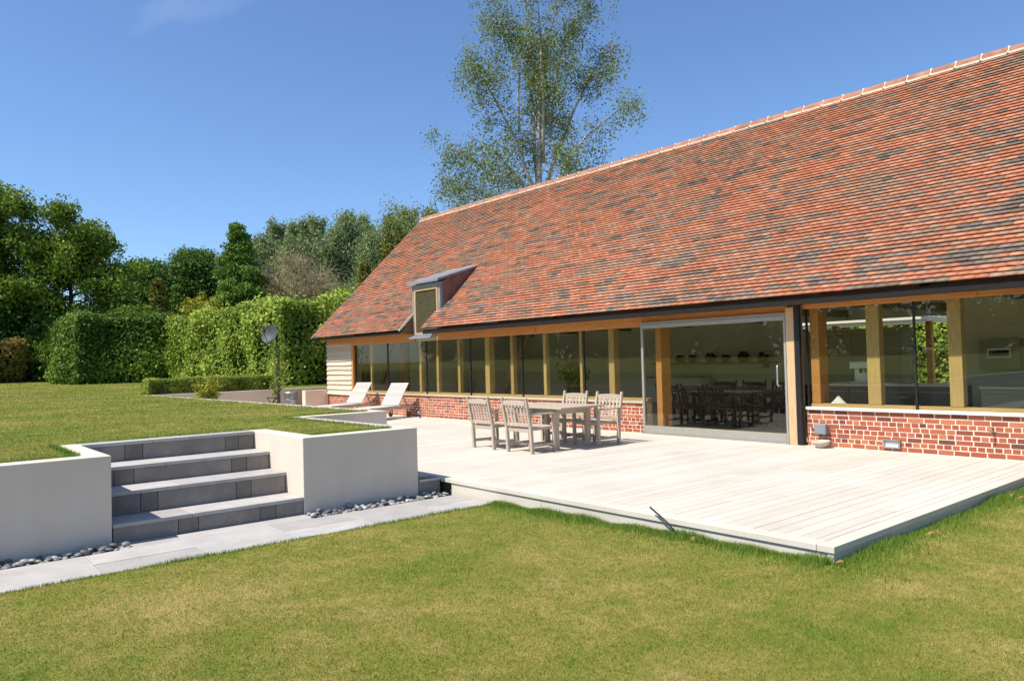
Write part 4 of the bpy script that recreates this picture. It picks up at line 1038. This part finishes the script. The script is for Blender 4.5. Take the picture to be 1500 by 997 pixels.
# climbing shoots round the dish post
r_ = np.random.default_rng(61); o = empty('climbing_plant', (-25.3, -1.25, 0)); tag(o, 'green climber winding round the satellite dish post', 'climber')
m = MB(); pts = [(-25.3+.09*math.cos(k*.9), -1.37+.09*math.sin(k*.9), .1+k*.13) for k in range(18)]; m.tube(pts, .008, 5, .5); m.build('stem', M['bark'], o, world=True)
P = np.array([pts[i] for i in r_.integers(5, 18, 420)]) + r_.normal(0, .17, (420,3)); np_mesh('foliage', leaves_np(P, .10, .7, 0, 62), 4, LM['hedgeyel'], np.clip(r_.normal(.5,.25,420),0,1), o)

# the big trees at the left
tree('broadleaf_tree', (-66, -7.0, .9), 15.6, 6.2, 'large spreading green tree at the left edge, tallest of the left group', 'tree', LM['oak'], M['bark'], 90000, .23, 71, 'dome', .12, 44, clump=.62, elev=(.05,.9), sub=7, gap=.35, trunk_r=.42)
tree('broadleaf_tree', (-62, -1.6, .95), 13.4, 4.9, 'loose leafy tree leaning right beside the square hedge block', 'tree', LM['oak'], M['bark'], 56000, .22, 72, 'dome', .10, 36, clump=.55, elev=(.05,.9), sub=7, gap=.4, trunk_r=.26, lean=(.02,.05), stems=2)
tree('broadleaf_tree', (-66, -14.5, .9), 15.5, 7.0, 'large green tree cut by the left photo edge', 'tree', LM['oak'], M['bark'], 50000, .26, 73, 'dome', .10, 34, clump=.8, elev=(.05,.9), sub=6, gap=.25, trunk_r=.4)
tree('undergrowth_tree', (-64, -4.5, .9), 6.8, 4.5, 'low dark leafy tree filling the space under the left trees', 'tree', LM['dark'], M['bark'], 34000, .24, 74, 'round', .05, 30, clump=.7, elev=(.0,.8), sub=6)
tree('undergrowth_tree', (-61, -.5, .9), 5.6, 4.0, 'low mid green leafy tree behind the square hedge block', 'tree', LM['oak'], M['bark'], 30000, .22, 75, 'round', .05, 28, clump=.6, elev=(.0,.8), sub=6)

# woods: (pixel column, top row) at a chosen distance gives the place and height of each tree
CY, SY_ = math.cos(R(139.855)), math.sin(R(139.855))
def spot(px, d):
    a = (px-750)/1102.75; k = 1/math.hypot(1, a)
    return (CY + SY_*a)*d*k, -12 + (SY_ - CY*a)*d*k
def woods_h(px, py, d):
    hz = 527 + .0262*(750-px); a = (px-750)/1102.75
    return EYE + (hz-py)/1102.75*d/math.hypot(1, a)
def wt_(name, px, py, d, wpx, label, lm, n, leaf, seed, env, **kw):
    x, y = spot(px, d); a = (px-750)/1102.75; dep = d/math.hypot(1, a); z = woods_h(px, py, d); g = .9
    kw.setdefault('clump', .8)
    return tree(name, (x, y, g), z-g, wpx/2/1102.75*dep, label, 'tree', lm, kw.pop('bark', M['bark']), int(n*1.9), leaf*.68, seed, env, **kw)
wt_('dark_tree', 207, 366, 78, 112, 'dark green domed tree just right of the left trees', LM['dark'], 34000, .34, 81, 'dome', t0=.1, sub=6, elev=(.0,.95), n_limb=34)
wt_('dark_tree', 284, 346, 80, 100, 'dark green domed tree left of the tall pointed conifer', LM['dark'], 34000, .34, 82, 'dome', t0=.1, sub=6, elev=(.0,.95), n_limb=34)
wt_('columnar_conifer', 232, 395, 66, 42, 'narrow bronze green conifer rising over the square hedge block', LM['yew'], 14000, .24, 83, 'cone', t0=.03, sub=4, elev=(.9,1.2), n_limb=36, clump=.45)
wt_('pointed_conifer', 361, 312, 72, 118, 'tall bright green pointed conifer, highest left of the grey green wood', LM['conifer'], 42000, .30, 84, 'cone', t0=.06, sub=5, elev=(.05,.5), n_limb=60, clump=.6, droop=-.03)
wt_('columnar_conifer', 262, 408, 74, 40, 'thin dark conifer between the two dark domed trees', LM['conifer'], 9000, .26, 85, 'cone', t0=.03, sub=4, elev=(.8,1.1), n_limb=30, clump=.45)
wt_('golden_conifer', 297, 418, 62, 26, 'small golden conifer just over the left end of the long hedge', LM['gold'], 7000, .22, 86, 'cone', t0=.05, sub=4, elev=(.8,1.1), n_limb=26, clump=.35)
wt_('golden_conifer', 332, 442, 56, 60, 'golden shrubby conifer spreading over the long hedge top', LM['gold'], 9000, .2, 87, 'dome', t0=.05, sub=4, elev=(.3,1.0), n_limb=26, clump=.45)
wt_('pale_tree', 288, 342, 105, 70, 'pale grey tree top far behind the dark domed trees', LM['grey'], 14000, .42, 88, 'dome', t0=.2, sub=5, gap=.3)
GW = 'grey green trees of the far wood'
for i, (px, py, wp, d) in enumerate(((405, 330, 80, 118), (440, 324, 70, 112), (470, 318, 64, 116), (507, 312, 66, 110), (540, 318, 60, 114), (568, 312, 60, 120), (600, 308, 70, 118), (640, 304, 60, 122), (385, 352, 70, 104), (490, 342, 80, 102), (545, 350, 70, 100), (430, 352, 70, 100))):
    wt_('grey_green_tree', px, py, d, wp*1.45, ['tall feathery grey green tree of the far wood behind the bare brown tree', 'tall feathery grey green tree of the far wood near the roof verge'][px > 495], LM['grey'], 17000, .42, 90+i, 'column', t0=.12, sub=5, elev=(.5,1.05), n_limb=34, clump=.85, group=GW)
wt_('bronze_conifer', 577, 311, 62, 84, 'dark bronze green conifer rising next to the roof verge', LM['yew'], 34000, .28, 110, 'cone', t0=.04, sub=5, elev=(.5,1.1), n_limb=50, clump=.6)
wt_('bronze_conifer', 535, 372, 66, 60, 'shorter bronze green conifer left of the one next to the roof', LM['yew'], 15000, .27, 111, 'cone', t0=.04, sub=5, elev=(.5,1.1), n_limb=36, clump=.5)
for i, (px, py, wp, d) in enumerate(((432, 362, 150, 74), (388, 390, 90, 76), (482, 384, 90, 72))):
    wt_('bare_tree', px, py, d, wp, ['bare brown twiggy tree with a wide crown, biggest of the three', 'bare brown twiggy tree beside the pointed conifer', 'bare brown twiggy tree left of the light green tree'][i], LM['bare'], 7000, .13, 120+i, 'dome', t0=.25, sub=26, elev=(.1,1.0), n_limb=40, clump=.8, bark=M['twig'], twig_r=.03, sub_len=.55)
wt_('light_tree', 508, 402, 60, 66, 'light green leafy tree between the bare trees and the roof', LM['light'], 15000, .2, 130, 'round', t0=.1, sub=5, clump=.5, gap=.2)
# trees across the lawn behind the camera, which the windows mirror
m = MB()
r = np.random.default_rng(140); P = []
for k in range(70):
    cx, cy = -130 + k*2.6 + r.uniform(-1,1), -78 + r.uniform(-6, 6); hh = r.uniform(5, 9.5); q = r.normal(0, 1, (700,3)); q /= np.maximum(1, np.linalg.norm(q, axis=1)/1.7)[:,None]
    P.append(np.array([cx, cy, .8+hh*.5]) + q*np.array([2.0, 1.6, hh*.3]))
P = np.concatenate(P); P[:,2] = np.maximum(P[:,2], .6)
t_ = np_mesh('treeline', leaves_np(P, .7, .7, 0, 141), 4, LM['oak'], np.clip(r.normal(.45,.25,len(P)),0,1)); tag(t_, kind='stuff')
# indoor plant
bush('potted_plant', (-13.6, 1.5, .55), .34, 1.05, 420, .15, LM['hedge'], 'leafy potted plant standing inside behind the window above the table', 150, 'plant')
pt = [x for x in bpy.data.objects if x.name.startswith('potted_plant')][0]
m = MB(); m.lathe([(0,-.55),(.15,-.55),(.20,-.1),(.22,.02),(.20,.02),(.19,-.04),(0,-.04)], n=20); m.build('pot', M['terracotta'], pt, smooth=True)

# canopy over the rear court
o = empty('glass_canopy', (-9.5, 11, -.05)); tag(o, 'pale flat canopy on an oak post behind the house, seen through the windows', 'canopy')
m = MB(); m.box(-14, -8.3, 9.3, 12.6, 2.36, 2.46); m.build('roof', M['white'], o, world=True, bevel=.01)
for x in (-8.75, -11.5, -13.6): m = MB(); m.box(x-.08, x+.08, 11-.08, 11.08, -.05, 2.355, .6); m.build('post', M['oak'], o, world=True)

# ================================================================== GRASS
def blades(name, pts, h, wd, seed, lean=.5, mat=None):
    r = np.random.default_rng(seed); n = len(pts)
    az = r.uniform(0, 6.283, n); hh = h*(.6 + .8*r.random(n)); la = r.uniform(0, 6.283, n); ln = lean*hh*r.random(n)
    s = np.stack([np.cos(az), np.sin(az), np.zeros(n)], 1)*(wd*(.7+.6*r.random(n)))[:,None]*.5
    tip = pts + np.stack([np.cos(la)*ln, np.sin(la)*ln, hh], 1)
    v = np.empty((n,3,3)); v[:,0] = pts - s; v[:,1] = pts + s; v[:,2] = tip
    o = np_mesh(name, v.reshape(-1,3), 3, mat or M['blade'], r.random(n)); tag(o, kind='stuff'); return o
r = np.random.default_rng(200)
CAM = np.array([0, -12.0])
def scatter(n, r0, r1, a0, a1, power=1.0):
    a = np.radians(r.uniform(a0, a1, n)); d = r0*(r1/r0)**(r.random(n)**power)
    return np.stack([CAM[0]+np.cos(a)*d, CAM[1]+np.sin(a)*d], 1)
q = scatter(900000, 1.9, 14, 84, 196, 1.05)
q = q[(q[:,0] > -7.28) & ((q[:,1] < -6.17) | (q[:,0] > -2.99))]
dist = np.linalg.norm(q-CAM, axis=1)
blades('lawn_grass', np.column_stack([q, low_z(q[:,0], q[:,1])-.004]), .016+.0004*dist, .0016+.0006*dist, 201, 1.5)
q = scatter(520000, 8.6, 62, 118, 196, 1.05)
x, y = q[:,0], q[:,1]
k = (x < -27.43) | ((x < -12.23) & (y < -5.15)) | ((x < -10.24) & (y < -6.76)) | ((x < -8.75) & ((y < -10.44) | ((y > -7.88) & (y < -6.76)))); k &= (x < -8.75)
q = q[k]; dist = np.linalg.norm(q-CAM, axis=1)
blades('lawn_grass', np.column_stack([q, up_z(q[:,0], q[:,1])-.004]), .016+.0004*dist, .001+.0006*dist, 202, 1.4, M['upblade'])
# longer, greener grass where the mower cannot reach
def edge(n, p, q_, spread, seed, h):
    t = r.random(n); a = np.array(p)[None]*(1-t)[:,None] + np.array(q_)[None]*t[:,None]
    dd = r.exponential(abs(spread), n); nrm = np.array([-(q_[1]-p[1]), q_[0]-p[0]], float); nrm /= np.linalg.norm(nrm)
    mod = .35 + .65*(np.sin(t*41+seed) + np.sin(t*17.3+seed*2) + 2)/4
    a += nrm[None]*dd[:,None]; return np.column_stack([a, low_z(a[:,0], a[:,1])-.005]), mod*h
tt = NT('edge_grass_blade'); tc = tt.ramp(tt.tint(), [(0, (.07,.15,.014)), (.5, (.15,.28,.028)), (1, (.30,.38,.07))]); tt.set(tc, .55, .25)
trn = tt.n('ShaderNodeBsdfTranslucent'); tt.l(tc, trn.inputs[0]); mxn = tt.n('ShaderNodeMixShader'); mxn.inputs[0].default_value = .3
tt.l(tt.b.outputs[0], mxn.inputs[1]); tt.l(trn.outputs[0], mxn.inputs[2]); tt.l(mxn.outputs[0], tt.out.inputs[0])
EP = []; EH = []
for n, p, q_, sp, s_, h in ((15000, (-3.02,-6.165), (-7.3,-6.165), .07, 1, .075), (15000, (-2.99,3.0), (-2.99,-6.2), .10, 2, .078), (5200, (-7.295,-12.6), (-7.295,-6.15), -.03, 3, .045), (2600, (-2.4,-6.2), (-7.3,-6.2), .13, 4, .06)):
    a, mh = edge(n, p, q_, sp, s_, h)
    if sp < 0: a[:,0] = -7.30 + np.abs(a[:,0]+7.295)*1.0 - .012
    EP.append(a); EH.append(mh)
EP = np.concatenate(EP); EH = np.concatenate(EH)
blades('long_grass', EP, EH, .0055, 203, .8, tt.m)
UP = []
for n, p, q_ in ((2600, (-8.76,-13.5), (-8.76,-10.45)), (1500, (-8.76,-10.45), (-10.2,-10.45)), (1400, (-8.75,-7.88), (-8.75,-6.77)), (1800, (-8.8,-6.77), (-12.2,-6.77)), (1600, (-10.24,-10.2), (-10.24,-7.9)), (1500, (-12.25,-6.6), (-12.25,-5.16)), (3500, (-12.3,-5.16), (-27,-5.16))):
    t = r.random(n); a = np.array(p)[None]*(1-t)[:,None] + np.array(q_)[None]*t[:,None]; a += r.normal(0, .02, a.shape)
    UP.append(np.column_stack([a, np.full(n, .685)]))
blades('long_grass', np.concatenate(UP), .045, .006, 204, .9, tt.m)
# fallen leaves by the deck
lm_ = mat_plain('fallen_leaf', (.32,.16,.07), .7, .2)
for i, (x, y, a) in enumerate(((-2.93,-6.22,.3), (-2.82,-4.75,1.2), (-2.80,-4.66,2.5), (-2.78,-2.4,.7), (-4.25,-6.32,2.0), (-2.9,-2.3,1.4))):
    m = MB(); z = float(low_z(x,y))+.035; L_ = .033
    pts = [(-L_,0,.0), (-.4*L_,-.45*L_,.010), (.5*L_,-.4*L_,.012), (1.1*L_,0,.004), (.5*L_,.4*L_,.015), (-.4*L_,.45*L_,.012)]
    m.poly(pts + [(px_, py_, pz_+.002) for px_, py_, pz_ in pts], [(5,4,3,2,1,0), (6,7,8,9,10,11)] + [(k, (k+1)%6, 6+(k+1)%6, 6+k) for k in range(6)])
    o = m.build('fallen_leaf', lm_); o.location = (x, y, z); o.rotation_euler = (.2, -.3, a); tag(o, 'curled orange brown fallen leaf in the grass along the deck edge', 'leaf', 'fallen leaves along the deck')
